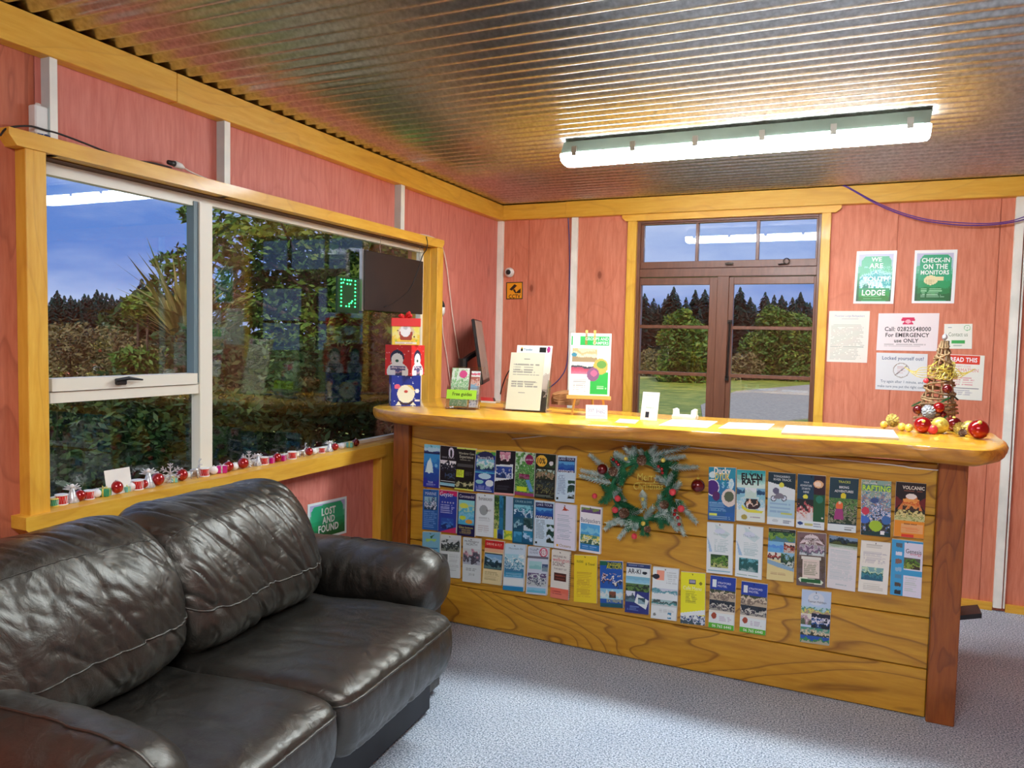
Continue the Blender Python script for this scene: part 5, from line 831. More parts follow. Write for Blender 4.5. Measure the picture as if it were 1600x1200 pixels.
# big acrylic holder with a typed letter and a magazine
q = zc(789.4, 640.6, ZT+.004); q2 = zc(843, 643.5, ZT+.004); d = (q2-q); rz = math.atan2(d.y, d.x); pc = (q+q2)/2; L_ = lean(pc, rz, R(14)); Fm = frame_at(Vector((pc.x, pc.y, ZT)), rz); wA = d.length
t = thing('acrylic_holder', 'large clear acrylic holder with a typed letter in front and a magazine behind', 'holder', Vector((pc.x, pc.y, ZT)), rz=rz)
MB().box((-wA/2-.012, .05, 0), (wA/2+.03, .053, .27), mat=L_).build('back_panel', 'acrylic', t)
MB().box((-wA/2-.012, .006, 0), (wA/2+.03, .008, .12), mat=L_).build('front_panel', 'acrylic', t)
MB().box((-wA/2-.014, .0, 0), (-wA/2-.0115, .06, .17), mat=L_).box((wA/2+.0285, .0, 0), (wA/2+.031, .06, .17), mat=L_).box((-wA/2-.012, .0, 0), (wA/2+.03, .13, .003), mat=Fm).build('side_panels', 'acrylic', t)
hA = .305
leaf('letter', L_, wA, hA, 'e6e2d2', [('l', .4, .1, .62, .125, 1, '605c58'), ('l', .12, .2, .92, .42, 5, '8c8880'), ('l', .1, .5, .9, .62, 3, '8c8880'), ('l', .32, .7, .6, .73, 1, '8c8880')], 'white typed letter in front of the large acrylic holder', 'letter', (52, 76), t=.002, z=.006)
leaf('magazine', L_, wA+.004, hA+.045, 'f0eee4', [('r', 0, 0, 1, .12, 'f4f2ea'), ('e', .14, .06, .03, .03, 'e8b020'), ('r', .12, .05, .17, .09, '2c2818'), ('t', 'Traveller', .2, .46, .065, '2c7ca0', 1.2, .01), ('r', .66, .03, .84, .1, '18181c'), ('e', .92, .06, .05, .05, 'b0347c'), ('r', 0, .14, .72, .17, 'c0dc6c'), ('g', 0, .17, 1, 1, ['e8e4d8', 'c8c4b8', '4c4840'], .1)], 'white travel magazine standing behind the typed letter', 'magazine', (52, 76), t=.012, y=.02, x=.025, z=.006)

# easel with poster
q = zc(893, 648.5); q2 = zc(945, 650.5); d = q2-q; rz = math.atan2(d.y, d.x); pc = (q+q2)/2; L_ = lean(pc, rz, R(9)); wE = d.length*1.32
t = thing('table_easel', 'small pale wooden table easel holding a green and white poster', 'easel', pc, rz=rz)
M['palewood'] = mottle(pbr('pale_wood', (232, 186, 96), .5), (216, 164, 74), 12)
for s in (-1, 1): MB().tube([L_ @ Vector((s*d.length*.5, .008, 0)), L_ @ Vector((s*.018, .008, .42))], .0065, 6).build('leg', 'palewood', t)
MB().tube([L_ @ Vector((0, .014, .38)), pc+Vector((-.02, .14, 0))], .006, 6).build('leg', 'palewood', t)
MB().box((-wE/2, -.022, .082), (wE/2, .004, .1), mat=L_).build('tray', 'palewood', t)
MB().box((-.03, .0, .36), (-.018, .012, .435), mat=L_).box((.012, .0, .36), (.024, .012, .435), mat=L_).build('top_peg', 'palewood', t)
leaf('poster', L_, wE*.93, .318, 'f0f0ea', [('r', .04, .02, .96, .98, 'f2f2ec'), ('r', .24, .05, .95, .2, '28b84c'), ('r', .02, .05, .05, .2, '28b84c'), ('t', 'GROUPS AND', .36, .93, .09, 'd8f8dc', 1.2, .01), ('t', 'CAMPERS', .55, .93, .155, 'd8f8dc', 1.2, .01), ('g', .05, .24, .66, .46, ['d8c8a8', 'c8b080', 'e8d8b0', 'a89060'], .3, 6), ('e', .1, .35, .07, .03, '3c8cac'), ('g', .04, .5, .6, .66, ['e8e0dc', '3c3c4c', 'c04c6c', 'c85c74', 'd07888'], .12, 6), ('r', .52, .62, .95, .98, '28b83c'), ('e', .76, .53, .18, .13, 'c8b848'), ('e', .78, .5, .12, .06, '6c9c3c'), ('e', .58, .66, .15, .11, '8c5c7c'), ('e', .6, .64, .08, .05, 'd86c8c'), ('l', .1, .74, .45, .96, 7, 'a8a8a0'), ('l', .68, .84, .94, .9, 2, 'e0f8e0'), ('l', .72, .24, .92, .42, 6, 'b8b8b0')], 'green and white poster with room photos standing on the table easel', 'poster', (60, 82), t=.002, z=.101)
q = zc(915, 653.5); q2 = zc(949, 654.5); d = q2-q; L_ = lean((q+q2)/2, math.atan2(d.y, d.x), R(20))
leaf('card', L_, d.length, .068, 'eceae8', [('t', 'Staff', .1, .4, .35, '8c90a8', 1.4), ('t', 'Help', .5, .9, .5, '8c90a8', 1.6), ('l', .1, .5, .9, .9, 3, 'a8acc0')], 'small white folded card at the foot of the table easel', 'card', (34, 20), t=.002)
# white card stand and cradle
q = zc(1000, 655.5); q2 = zc(1026, 657.5); d = q2-q; L_ = lean((q+q2)/2, math.atan2(d.y, d.x), R(12))
leaf('card_stand', L_, d.length, .137, 'eef0ee', [('l', .2, .1, .8, .32, 3, 'c8ccd0'), ('t', 'Review us', .3, .75, .55, '6cb8a0', 1.2), ('r', .28, .7, .5, .9, '181c20')], 'upright white plastic card with a black square in front of the window', 'card stand', (28, 44), t=.004)
t = thing('phone_cradle', 'white plastic cradle with two raised prongs on the counter', 'holder', zc(1069, 655))
c = zc(1069, 655); rz = R(-4); Fm = frame_at(c, rz)
MB().box((-.058, -.02, 0), (.058, .05, .02), mat=Fm, bev=.003).build('base', 'white', t)
for s in (-1, 1): MB().prism([Fm @ Vector(v) for v in ((s*.058, .0, .0), (s*.03, .0, .0), (s*.034, .0, .045), (s*.046, .0, .052), (s*.058, .0, .048))], Fm.to_3x3() @ Vector((0, .03, 0))).build('prong', 'white', t)
def flat(q, nm, lab, cat, bgc, ops, t=.0015, res=(40, 20), mat='print', z=ZT+.001):
    P = [az(x, y, z+t) for x, y in q]; P = [P[0], P[1], P[2], P[3]]
    m = MB(); tl, tr, br, bl = P; ex = ((tr-tl)+(br-bl))/2; ey = ((bl-tl)+(br-tr))/2; c = (tl+tr+br+bl)/4; tl = c-ex/2-ey/2
    m.prism([tl-Vector((0, 0, .0003)), tl+ex-Vector((0, 0, .0003)), tl+ex+ey-Vector((0, 0, .0003)), tl+ey-Vector((0, 0, .0003))], (0, 0, -t), 1); Canvas(*res, bgc).run(ops).emit(m, tl, ex, ey)
    o = m.build(nm, [mat, 'paper']); settle(o, c-Vector((0, 0, t))); return tag(o, lab, cat)
flat([(968, 654), (999, 656), (992, 662), (960, 660)], 'card', 'small green-edged white card lying flat near the easel', 'card', 'a8d080', [('r', .06, .12, .94, .85, 'f0f2e8')])
flat([(1050, 655), (1122, 658), (1104, 668.5), (1030, 664)], 'paper_sheet', 'white printed sheet lying flat under the phone cradle', 'paper', 'eeeef2', [('l', .1, .2, .9, .8, 6, 'c8c8d4')])
flat([(1140, 660), (1209, 662), (1201, 672), (1121, 668.5)], 'paper_sheet', 'pink-tinged sheet in a clear sleeve flat on the counter middle', 'paper', 'f4dcd4', [('r', .05, .12, .95, .88, 'f2ece8'), ('l', .12, .25, .9, .8, 5, 'd0c4d0')], res=(50, 24))
flat([(1228, 664), (1396, 671.5), (1404, 684), (1221, 675.5)], 'folder', 'long white laminated folder flat on the counter towards its right end', 'folder', 'eef0ee', [('e', .17, .2, .12, .16, 'c8ccd4'), ('l', .3, .3, .95, .8, 3, 'dcdfe0')], t=.008, res=(90, 20), mat='print_gloss')
flat([(752, 620), (772, 622), (776, 627), (750, 626)], 'notebook', 'red notebook lying between the two acrylic holders', 'notebook', 'd02420', [('r', .85, 0, 1, 1, '241c1c')], t=.01)

# back desk, monitor, paper bag
dk = thing('desk', 'plain wooden desk behind the counter carrying the monitor', 'desk', (-1.8, 4.72, 0))
MB().box((-2.34, 4.47, .93), (-1.5, 4.98, .96)).build('desktop', 'post_x', dk)
for x in (-2.32, -1.54):
    for y in (4.49, 4.92): MB().box((x, y, 0), (x+.04, y+.04, .93)).build('leg', 'post_z', dk)
c = ay(752, 549, 4.6); mt = Matrix.Translation(c) @ Matrix.Rotation(R(20.5), 4, 'Z') @ Matrix.Rotation(R(-9), 4, 'Y')
t = thing('computer_monitor', 'thin black computer monitor seen edge-on behind the counter', 'monitor', (c.x-.06, c.y, .96))
MB().box((-.012, -.24, -.21), (.008, .24, .21), mat=mt, bev=.004).build('housing', 'black', t)
M['screen'] = mottle(pbr('dim_screen', (150, 138, 122), .25), (132, 122, 110), 3)
MB().box((.0082, -.225, -.185), (.0095, .225, .2), mat=mt).build('screen', 'screen', t)
MB().tube([mt @ Vector((-.012, -.08, .0)), mt @ Vector((-.06, -.12, -.02)), mt @ Vector((-.11, -.17, -.05))], .02, 8).build('arm', 'black', t)
b0 = mt @ Vector((-.11, -.17, -.05)); MB().tube([b0+Vector((0, 0, .02)), (b0.x, b0.y, .97)], .032, 10).lathe([(.07, .96), (.07, .972), (.03, .98)], (b0.x, b0.y, 0), 20).build('stand', 'black', t)
c = zc(877, 633)+Vector((0, .06, 0)); m = MB(); V = []; nb = 14
for k in range(7):
    for i in range(nb):
        a = 2*PI*i/nb; r_ = (.075 if k < 6 else .04)*(1+.25*noise.noise(Vector((math.cos(a)*2, math.sin(a)*2, k*.3)))); V.append(c+Vector((r_*math.cos(a)*1.1, r_*math.sin(a)*.7, .013*k+.014*noise.noise(Vector((math.cos(a)*1.5, math.sin(a)*1.5, k*.3)))*(k > 0))))
fs = [(k*nb+i, k*nb+(i+1) % nb, (k+1)*nb+(i+1) % nb, (k+1)*nb+i) for k in range(6) for i in range(nb)]+[tuple(range(nb-1, -1, -1)), tuple(6*nb+i for i in range(nb))]
o = m.add(V, fs).build('paper_bag', 'bag'); settle(o, c); tag(o, 'crumpled brown paper bag on the counter behind the easel', 'paper bag')
# dark box behind the counter post
o = MB().box((.545, 3.56, .0), (.60, 3.9, .06)).build('floor_box', 'black')
bpy.data.objects.remove(o)
a = ay(1503, 962, 3.75); o = MB().prism([(.44, 3.62, .40), (.53, 3.62, .425), (.53, 3.62, .405), (.44, 3.62, .38)], (0, .12, 0)).build('bracket', 'black', ct)

# ------------------------------------------------------------------ small ornaments
def rnd3(): return Vector(rng.normal(size=3)).normalized()
def pinecone(m, c, r, axis=Vector((0, 0, 1)), mi=0, n=64):
    """scales set in a spiral round an egg-shaped core"""
    ax_ = axis.normalized(); a = ax_.orthogonal().normalized(); b_ = ax_.cross(a)
    for k in range(n):
        t = (k+.5)/n; th = k*2.39996; z = (1-2*t)*r*1.1; rr = r*.75*math.sqrt(max(.05, 1-(1-2*t)**2)); d = a*math.cos(th)+b_*math.sin(th)
        p = c+ax_*z+d*rr*.35; q = c+ax_*(z+r*.28)+d*(rr+r*.22); s = ax_.cross(d)*r*.24; up = ax_*r*.07
        m.add([p-s*.4, p+s*.4, q+s, q-s, q+d*r*.06+up, p-ax_*r*.1], [(0, 1, 2, 3), (2, 4, 3), (3, 4, 5, 0), (1, 5, 4, 2), (0, 5, 1)], mi)
    m.ball(c, r*.5, 8, mi)
def bauble(m, c, r, mi=0, cap=1, n=16):
    m.ball(c, r, n, mi)
    if cap is not None: m.lathe([(r*.22, r*.93), (r*.22, r*1.15), (r*.1, r*1.2)], c, 8, cap); m.tube([c+Vector((r*.12*math.cos(k*PI/3), 0, r*1.3+r*.14*math.sin(k*PI/3))) for k in range(7)], r*.03, 4, cap)
def sprig(m, p, q, n, ln, mi=0, w_=.0012, tip=1):
    p, q = Vector(p), Vector(q); d = (q-p); L_ = d.length; d.normalize(); m.tube([p, p+(q-p)*.5, q], [.0022, .0018, .001], 4, mi)
    a = d.orthogonal().normalized(); b_ = d.cross(a)
    for k in range(n):
        t = (k+.5)/n; th = k*2.4; o = a*math.cos(th)+b_*math.sin(th); l2 = ln*(1-.45*t)*random.uniform(.8, 1.15); s = p+d*(L_*t); e = s+(o*.75+d*.75).normalized()*l2; sd_ = d.cross(o).normalized()*w_
        m.add([s-sd_, s+sd_, e+sd_*.5, e-sd_*.5, s+o*w_], [(0, 1, 2, 3), (1, 4, 2), (4, 0, 3)], mi)

# wreath on the counter front
wc = cp(1002, 766, .035); wt = thing('christmas_wreath', 'frosted green christmas wreath with pinecones and red baubles on the counter front', 'wreath', cp(1002, 830, .035), rz=CA)
def wp(a, r, o=0): return wc+CU_*(r*math.cos(a))+Vector((0, 0, r*math.sin(a)))+CN*o
m = MB().tube([wp(2*PI*i/32, .135) for i in range(33)], .012, 8); m.build('ring', 'needle', wt, smooth=True)
for i in range(72):
    a = 2*PI*i/72+random.uniform(-.05, .05); out_ = random.choice((-.8, .3, .9, 1.5)); p = wp(a, .135, random.uniform(-.005, .02)); dr = (wp(a+.5*random.choice((1, 1, -1)), .135)-p).normalized()+(wp(a, .2)-wp(a, .1)).normalized()*out_+CN*random.uniform(0, .35)
    m = MB(); sprig(m, p, p+dr.normalized()*random.uniform(.05, .085), 75, .036, 0, .0030); m.build('sprig', 'frost' if i % 4 == 0 else 'needle', wt)
for (x0, y0, x1, y1) in ((955, 740, 922, 711), (950, 745, 909, 735), (955, 755, 908, 744), (1020, 712, 1075, 697), (1022, 720, 1069, 713), (1045, 730, 1088, 730), (1055, 780, 1088, 816), (1050, 790, 1069, 836), (1040, 800, 1058, 828), (975, 805, 946, 826), (985, 812, 950, 818), (992, 810, 968, 840), (1000, 812, 992, 826), (965, 745, 962, 712), (985, 722, 962, 708), (990, 715, 990, 700), (1015, 712, 1023, 699), (1040, 760, 1050, 742), (1004, 765, 1007, 792)):
    m = MB(); sprig(m, cp(x0, y0, .045), cp(x1, y1, .05), 110, .032, 0, .0032); m.build('sprig', 'frost', wt)
for x, y, r in ((1003, 718, .023), (958, 736, .022), (976, 801, .024), (1039, 788, .02), (1012, 827, .016)):
    m = MB(); pinecone(m, cp(x, y, .068), r, CN+rnd3()*.3, n=46); m.build('pinecone', 'cone', wt)
for x, y, r, mt_ in ((941, 733, .025, 'darkred'), (929, 775, .013, 'pink_b'), (965, 779, .015, 'pink_b'), (961, 797, .015, 'pink_b'), (1051, 769, .016, 'pink_b'), (1064, 795, .016, 'pink_b'), (991, 838, .014, 'pink_b'), (978, 717, .010, 'gold'), (1036, 719, .011, 'gold'), (1004, 780, .009, 'gold'), (1005, 818, .011, 'gold')):
    m = MB(); m.ball(cp(x, y, .078), r, 14); m.build('bauble' if mt_ != 'gold' else 'bell', mt_, wt, smooth=True)
for x, y in ((958, 718), (963, 722), (966, 726), (1029, 729), (1034, 733), (1035, 739), (1054, 804), (1059, 809), (1061, 819), (1055, 798)):
    MB().ball(cp(x, y, .075), .008, 10).build('berry', 'red_gloss', wt, smooth=True)
m = MB(); up_ = Vector((0, 0, 1))
for txt, xa, xb, yy, hs in (('Merry', 996, 1027, 747, 1.25), ('Christmas', 990, 1036, 759.5, 1.35)):
    a = cp(xa, yy, .03); b_ = cp(xb, yy, .03); lettering(m, txt, a, b_-a, up_, None, hs)
vs0, fs0 = list(m.v), list(m.f); m = MB()
m.prism([cp(996, 753.5, .03), cp(1045, 755.5, .03), cp(1045, 756.3, .03), cp(996, 754.3, .03)], -CN*.002)
m.add([Vector(v)+CN*.0015 for v in vs0]+[Vector(v)-CN*.0015 for v in vs0], fs0+[tuple(i+len(vs0) for i in reversed(f)) for f in fs0]); m.build('lettering', 'gold', wt)
bb = cp(1090.6, 759, .032); t = thing('bauble', 'large dark red bauble hanging at the right of the wreath', 'bauble', bb-Vector((0, 0, .031)))
m = MB(); m.ball(bb, .031, 24); m.build('ball', 'darkred', t, smooth=True); m = MB(); m.lathe([(.007, .03), (.007, .037), (.003, .039)], bb, 10); m.build('cap', 'gold', t)
MB().tube([bb+Vector((0, 0, .038)), bb+Vector((-.004, 0, .05))-CN*.015], .001, 4).build('hook', 'gold', t)

# twig tower and its surroundings at the right end of the counter
tb = zc(1463, 668)+Vector((0, .05, 0)); dist = (tb-CAM).length; ht = ay(1470, 531, tb.y).z-ZT; rb = .082
tw = thing('twig_tower', 'tall cone of woven twigs with gold tinsel, right end of the counter', 'decoration', tb)
def tp(a, z, k=1): r = (rb*(1-z/ht)**.85+.012)*k; return tb+Vector((r*math.cos(a)+.02*z/ht, r*math.sin(a), z))
for j in range(17):
    z0 = ht*(j+.3)/17.5; ph = random.random()*6; sl = random.uniform(.01, .022); m = MB()
    m.tube([tp(2*PI*i/22, max(.003, z0+sl*math.sin(2*PI*i/22+ph)), 1+.08*math.sin(i*2.3+j)) for i in range(23)], .0058-.002*j/17, 6); m.build('twig_ring', 'twig', tw, smooth=True)
for j in range(9):
    a = 2*PI*j/9; MB().tube([tp(a+.15*math.sin(z*9), z*ht, .9) for z in (0.005, .25, .5, .75, .99)], .004, 5).build('upright', 'twig', tw, smooth=True)
m = MB()
for j in range(46):
    a = random.uniform(0, 2*PI); z = ht*random.uniform(.56, .74); c = tp(a, z, 1.05); R0 = random.uniform(.012, .024); u = rnd3(); v = u.orthogonal().normalized(); w_ = u.cross(v)
    m.tube([c+(v*math.cos(k*PI/4)+w_*math.sin(k*PI/4))*R0 for k in range(8)], .0022, 4)
for s in (-1, 1):
    for j in range(5): m.tube(spline([tp(0, ht*.66), tb+Vector((s*.07, -.03, ht*(.68-.03*j))), tb+Vector((s*(.10+.012*j), -.03, ht*(.60+.02*j)))], 4), .0022, 4)
m.build('tinsel', 'gold', tw, kind='stuff')
def tball(x, y, r, mt_, nm='bauble', dy=-.09):
    c = ay(x, y, tb.y+dy); MB().ball(c, r, 16).build(nm, mt_, tw, smooth=True)
for x, y, r, mt_ in ((1480, 608, .022, 'darkred'), (1447, 595, .012, 'pink_b'), (1467, 637, .026, 'red_gloss'), (1434, 640, .022, 'darkred'), (1474, 648, .015, 'darkred'), (1445, 655, .018, 'darkred')): tball(x, y, r, mt_)
m = MB(); c = ay(1452, 645, tb.y-.1); pinecone(m, c, .03, Vector((-.3, -.6, .5)), n=50); m.build('frosted_cone', 'silver', tw)
m = MB()
for x, y in ((1475, 626), (1471, 655), (1430, 632)): sprig(m, ay(x-6, y+3, tb.y-.09), ay(x+8, y-4, tb.y-.1), 40, .014, 0, .0018)
m.build('leaf_sprig', 'needle', tw); MB().lathe([(.004, 0), (.012, .01), (.011, .022), (.003, .032)], tb+Vector((.02, 0, ht-.002)), 10).build('tip', 'silver', tw)
MB().tube(spline([tp(-1, ht*.33, 1.1), ay(1488, 618, tb.y-.06), ay(1497, 625, tb.y-.05)], 5), .004, 6).build('twig_end', 'bark', tw, smooth=True)
grp = 'loose ornaments at the right end of the counter'
def loose(x, y, rpx, mt_, lab, dy=0, nm='bauble', cat='bauble'):      # y = lowest pixel
    b_ = zc(x, y)+Vector((0, dy, 0)); r = rpx*(b_-CAM).length/FPX; c = b_+Vector((0, 0, r)); t = thing(nm, lab, cat, b_, grp)
    if nm == 'pinecone': m = MB(); c.z += r*.1; pinecone(m, c, r*.86, Vector((random.uniform(-.5, .5), -.6, .6)), n=52); m.build('scales', mt_, t)
    else:
        m = MB(); m.ball(c, r, 20); m.build('ball', mt_, t, smooth=True); m = MB(); m.lathe([(r*.2, r*.95), (r*.2, r*1.12), (r*.1, r*1.16)], c, 8, mat=Matrix.Rotation(random.uniform(.4, 1.2), 4, 'X')); m.build('cap', 'gold', t)
loose(1395, 671, 10, 'goldcone', 'gilded pinecone at the left of the ornaments on the counter end', nm='pinecone', cat='pinecone')
loose(1381, 669, 5, 'gold', 'small gold bauble left of the gilded pinecone')
loose(1409, 673, 5.5, 'gold', 'small gold bauble just right of the left gilded pinecone')
loose(1420, 674.5, 5.5, 'gold', 'small gold bauble second to the right of the left pinecone')
loose(1441, 677, 11.5, 'red_gloss', 'shiny red bauble at the left foot of the twig tower')
loose(1457, 678.5, 6.5, 'pink_b', 'small matt red bauble before the gold glitter ball')
loose(1468, 677, 11, 'gold', 'yellow gold glitter ball at the foot of the twig tower')
loose(1489, 674, 10, 'darkred', 'dark red bauble right behind the gold glitter ball')
loose(1498, 682, 9, 'goldcone', 'gilded pinecone at the right of the twig tower', nm='pinecone', cat='pinecone')
loose(1514, 678, 9, 'gold', 'gold ball between the right pinecone and the largest bauble')
loose(1503, 685, 6, 'cone', 'small brown pinecone before the right gilded one', nm='pinecone', cat='pinecone')
loose(1528, 686, 13, 'red_gloss', 'largest shiny red bauble at the far right of the counter')

# ornaments along the window ledge
ZS = .9145; lg = 'christmas ornaments along the window ledge'
def spot(px, py):
    p = az(px, py, ZS); 
    if p.x < XL-.012: p = ax(px, py, XL-.012); p.z = ZS
    if p.x > XF-.02: p.x = XF-.02
    return p
def orn(kind, px, py, s, mt_, lab):
    p = spot(px, py); k = (p-CAM).length/FPX; s = s*k; cat = {'drum': 'drum', 'ball': 'bauble', 'angel': 'angel', 'flake': 'snowflake', 'parcel': 'parcel', 'deer': 'reindeer'}[kind]
    nm = {'drum': 'toy_drum', 'ball': 'bauble', 'angel': 'angel_ornament', 'flake': 'snowflake_ornament', 'parcel': 'foil_parcel', 'deer': 'reindeer_ornament'}[kind]
    t = thing(nm, lab, cat, p, lg)
    U = Vector((math.sin(R(55)), -math.cos(R(55)), 0)); S = Vector((U.y, -U.x, 0)); S = -S      # U towards the room, S sideways
    if kind == 'drum':
        MB().lathe([(s*.9, .0), (s*.9, s*1.7)], p, 16).build('shell', mt_, t, smooth=True, sharp=40)
        for z in (0, s*1.55): MB().lathe([(s, z), (s*1.05, z+s*.1), (s, z+s*.2)], p, 16).build('rim', 'white_b' if mt_ != 'green_b' else 'gold', t)
        m = MB(); m.tube([p+Vector((s*.95*math.cos(a), s*.95*math.sin(a), s*(.25 if i % 2 else 1.5))) for i, a in enumerate([2*PI*j/30 for j in range(31)])], s*.035, 4); m.build('lacing', 'white_b', t)
    elif kind == 'ball':
        m = MB(); m.ball(p+Vector((0, 0, s)), s, 18); m.build('ball', mt_, t, smooth=True)
        m = MB(); m.lathe([(s*.2, s*1.95), (s*.2, s*2.15), (s*.08, s*2.2)], p, 8); m.build('cap', 'silver', t)
    elif kind == 'angel':
        h = s*2
        MB().lathe([(h*.26, 0), (h*.27, h*.03), (h*.16, h*.28), (h*.08, h*.58), (h*.03, h*.62)], p, 14).build('robe', 'silver', t, smooth=True)
        MB().ball(p+Vector((0, 0, h*.7)), h*.09, 10).build('head', 'white_b', t, smooth=True)
        for sg in (-1, 1):
            m = MB()
            for a in (.25, .6, .95): q = p+Vector((0, 0, h*.5))-U*h*.03; e = q+(S*sg*math.cos(a)+Vector((0, 0, math.sin(a))))*h*.36; m.tube([q, (q+e)/2+Vector((0, 0, h*.03)), e], [h*.03, h*.05, h*.015], 5)
            m.build('wing', 'silver', t, smooth=True)
    elif kind == 'flake':
        h = s; c = p+Vector((0, 0, h*1.02)); m = MB()
        for j in range(6):
            a = PI/6+j*PI/3; d = S*math.cos(a)+Vector((0, 0, math.sin(a))); e = c+d*h; m.tube([c, e], h*.07, 5)
            for f in (.45, .75):
                for sg in (-1, 1): b_ = a+sg*.9; m.tube([c+d*h*f, c+d*h*f+(S*math.cos(b_)+Vector((0, 0, math.sin(b_))))*h*.33], h*.06, 5)
        m.build('arms', 'silver', t)
    elif kind == 'parcel':
        Mx = Matrix.Translation(p) @ Matrix.Rotation(random.uniform(0, 1), 4, 'Z')
        MB().box((-s, -s*.8, 0), (s, s*.8, s*1.5), mat=Mx, bev=s*.12).build('body', mt_, t)
        m = MB(); m.box((-s*.15, -s*.83, -.0), (s*.15, s*.83, s*1.53), mat=Mx); m.box((-s*1.02, -s*.12, 0), (s*1.02, s*.12, s*1.53), mat=Mx)
        for sg in (-1, 1): m.tube([Mx @ Vector(v) for v in ((0, 0, s*1.5), (sg*s*.45, 0, s*1.95), (sg*s*.6, 0, s*1.6), (0, 0, s*1.53))], s*.09, 5)
        m.build('ribbon', 'gold' if mt_ != 'magenta' else 'silver', t)
    else:
        h = s*2; m = MB()
        for a, b_ in ((-.16, -.06), (-.16, .06), (.16, -.06), (.16, .06)): m.tube([p+S*h*a+U*h*b_, p+S*h*a*.85+U*h*b_*.8+Vector((0, 0, h*.36))], [h*.025, h*.045], 5)
        m.tube([p+S*h*-.22+Vector((0, 0, h*.4)), p+S*h*0+Vector((0, 0, h*.42)), p+S*h*.17+Vector((0, 0, h*.42))], [h*.06, h*.09, h*.09], 8)
        m.tube([p+S*h*.15+Vector((0, 0, h*.44)), p+S*h*.25+Vector((0, 0, h*.66))], [h*.07, h*.045], 6); m.tube([p+S*h*.22+Vector((0, 0, h*.7)), p+S*h*.38+Vector((0, 0, h*.66))], [h*.06, h*.03], 6)
        m.build('body', 'silver', t, smooth=True); m = MB()
        for sg in (-1, 1):
            q = p+S*h*.23+Vector((0, 0, h*.74)); m.tube([q, q+U*sg*h*.08+Vector((0, 0, h*.14)), q+U*sg*h*.16+S*h*.04+Vector((0, 0, h*.26))], h*.018, 4); m.tube([q+U*sg*h*.08+Vector((0, 0, h*.14)), q+U*sg*h*.06+S*h*.1+Vector((0, 0, h*.24))], h*.015, 4)
        m.build('antlers', 'silver', t)
for a in [
 ('drum', 84, 786, 6, 'green_b', 'green toy drum half behind the left window casing'), ('drum', 96, 785, 8, 'red_f', 'red toy drum with a white rim, leftmost red one on the ledge'),
 ('angel', 113, 784, 16, '', 'silver glitter angel nearest the left casing on the ledge'), ('ball', 125, 777, 7.5, 'red_gloss', 'red bauble tucked behind the leftmost silver angel'),
 ('drum', 139, 774, 7, 'red_f', 'small red drum with gold top between red and white baubles'), ('ball', 151, 772.5, 6, 'white_b', 'white bauble left of the green foil parcel'),
 ('parcel', 163.5, 770, 7, 'green_b', 'green foil parcel with gold ribbon on the ledge'), ('ball', 182, 769, 9, 'red_gloss', 'big red bauble before the blank white card'),
 ('parcel', 196.5, 763.5, 5, 'teal', 'pale teal foil parcel just right of the white card foot'), ('ball', 204.5, 760, 6, 'white_b', 'white bauble at the right edge of the blank white card'),
 ('drum', 214.5, 758, 8, 'red_f', 'bright red drum right of the blank white card'), ('ball', 225, 757, 6, 'red_gloss', 'small red bauble hidden behind the second silver angel'),
 ('angel', 232, 759, 17, '', 'silver glitter angel in the middle of the lower left pane'), ('ball', 246.5, 752, 9, 'red_gloss', 'red bauble between the second angel and the first snowflake'),
 ('flake', 266, 748, 14, '', 'silver snowflake under the left pane'), ('parcel', 272, 747, 4.5, 'teal', 'small pale parcel at the foot of the first snowflake'), ('ball', 284, 745, 8.5, 'red_gloss', 'glossy red bauble right of the first snowflake'),
 ('deer', 304, 744, 14, '', 'silver reindeer standing just left of the window mullion'), ('drum', 319.5, 738.5, 7, 'red_f', 'red drum standing right in front of the mullion'),
 ('ball', 334, 733, 6, 'white_b', 'white bauble just right of the mullion'), ('parcel', 347, 731, 7, 'magenta', 'magenta foil parcel first right of the mullion'), ('ball', 357, 727, 7.5, 'red_gloss', 'red bauble between magenta parcel and white bauble'),
 ('ball', 366.5, 726, 5.5, 'white_b', 'white bauble left of the second snowflake'), ('ball', 380, 724, 8, 'red_gloss', 'red bauble at the foot of the second snowflake'), ('flake', 389, 718.5, 12, '', 'silver snowflake right of the mullion'),
 ('angel', 403, 721, 11.5, '', 'silver angel right behind the second snowflake'), ('drum', 412.5, 718, 6.5, 'red_f', 'red drum right of the second snowflake'), ('parcel', 422.5, 716, 5.5, 'magenta', 'small magenta parcel between two red ornaments'),
 ('ball', 433, 713.5, 6.5, 'red_gloss', 'red bauble between the two small magenta parcels'), ('parcel', 440.5, 711, 5.5, 'magenta', 'rightmost magenta parcel on the ledge'), ('drum', 456.5, 710, 6.5, 'red_f', 'single red drum with a gap on both sides'),
 ('deer', 472, 707.5, 10.5, '', 'silver reindeer in the middle of the right pane'), ('ball', 483, 702.5, 6, 'red_gloss', 'red bauble just right of the right pane reindeer'), ('ball', 491, 702, 4.5, 'white_b', 'small white bauble before the last red drum'),
 ('drum', 503, 700, 5, 'red_f', 'small red drum, last drum towards the counter'), ('angel', 515, 698, 10.5, '', 'silver angel, last one towards the counter'), ('ball', 523.5, 696, 5.5, 'red_gloss', 'red bauble beside the last silver angel'),
 ('ball', 534, 694.5, 4.5, 'white_b', 'small white bauble, rightmost white one on the ledge'), ('parcel', 547, 692.5, 5, 'teal', 'pale blue parcel near the right end of the ledge'), ('ball', 556, 690.5, 5.5, 'darkred', 'dark red bauble, last ornament before the counter')]:
    orn(*a)
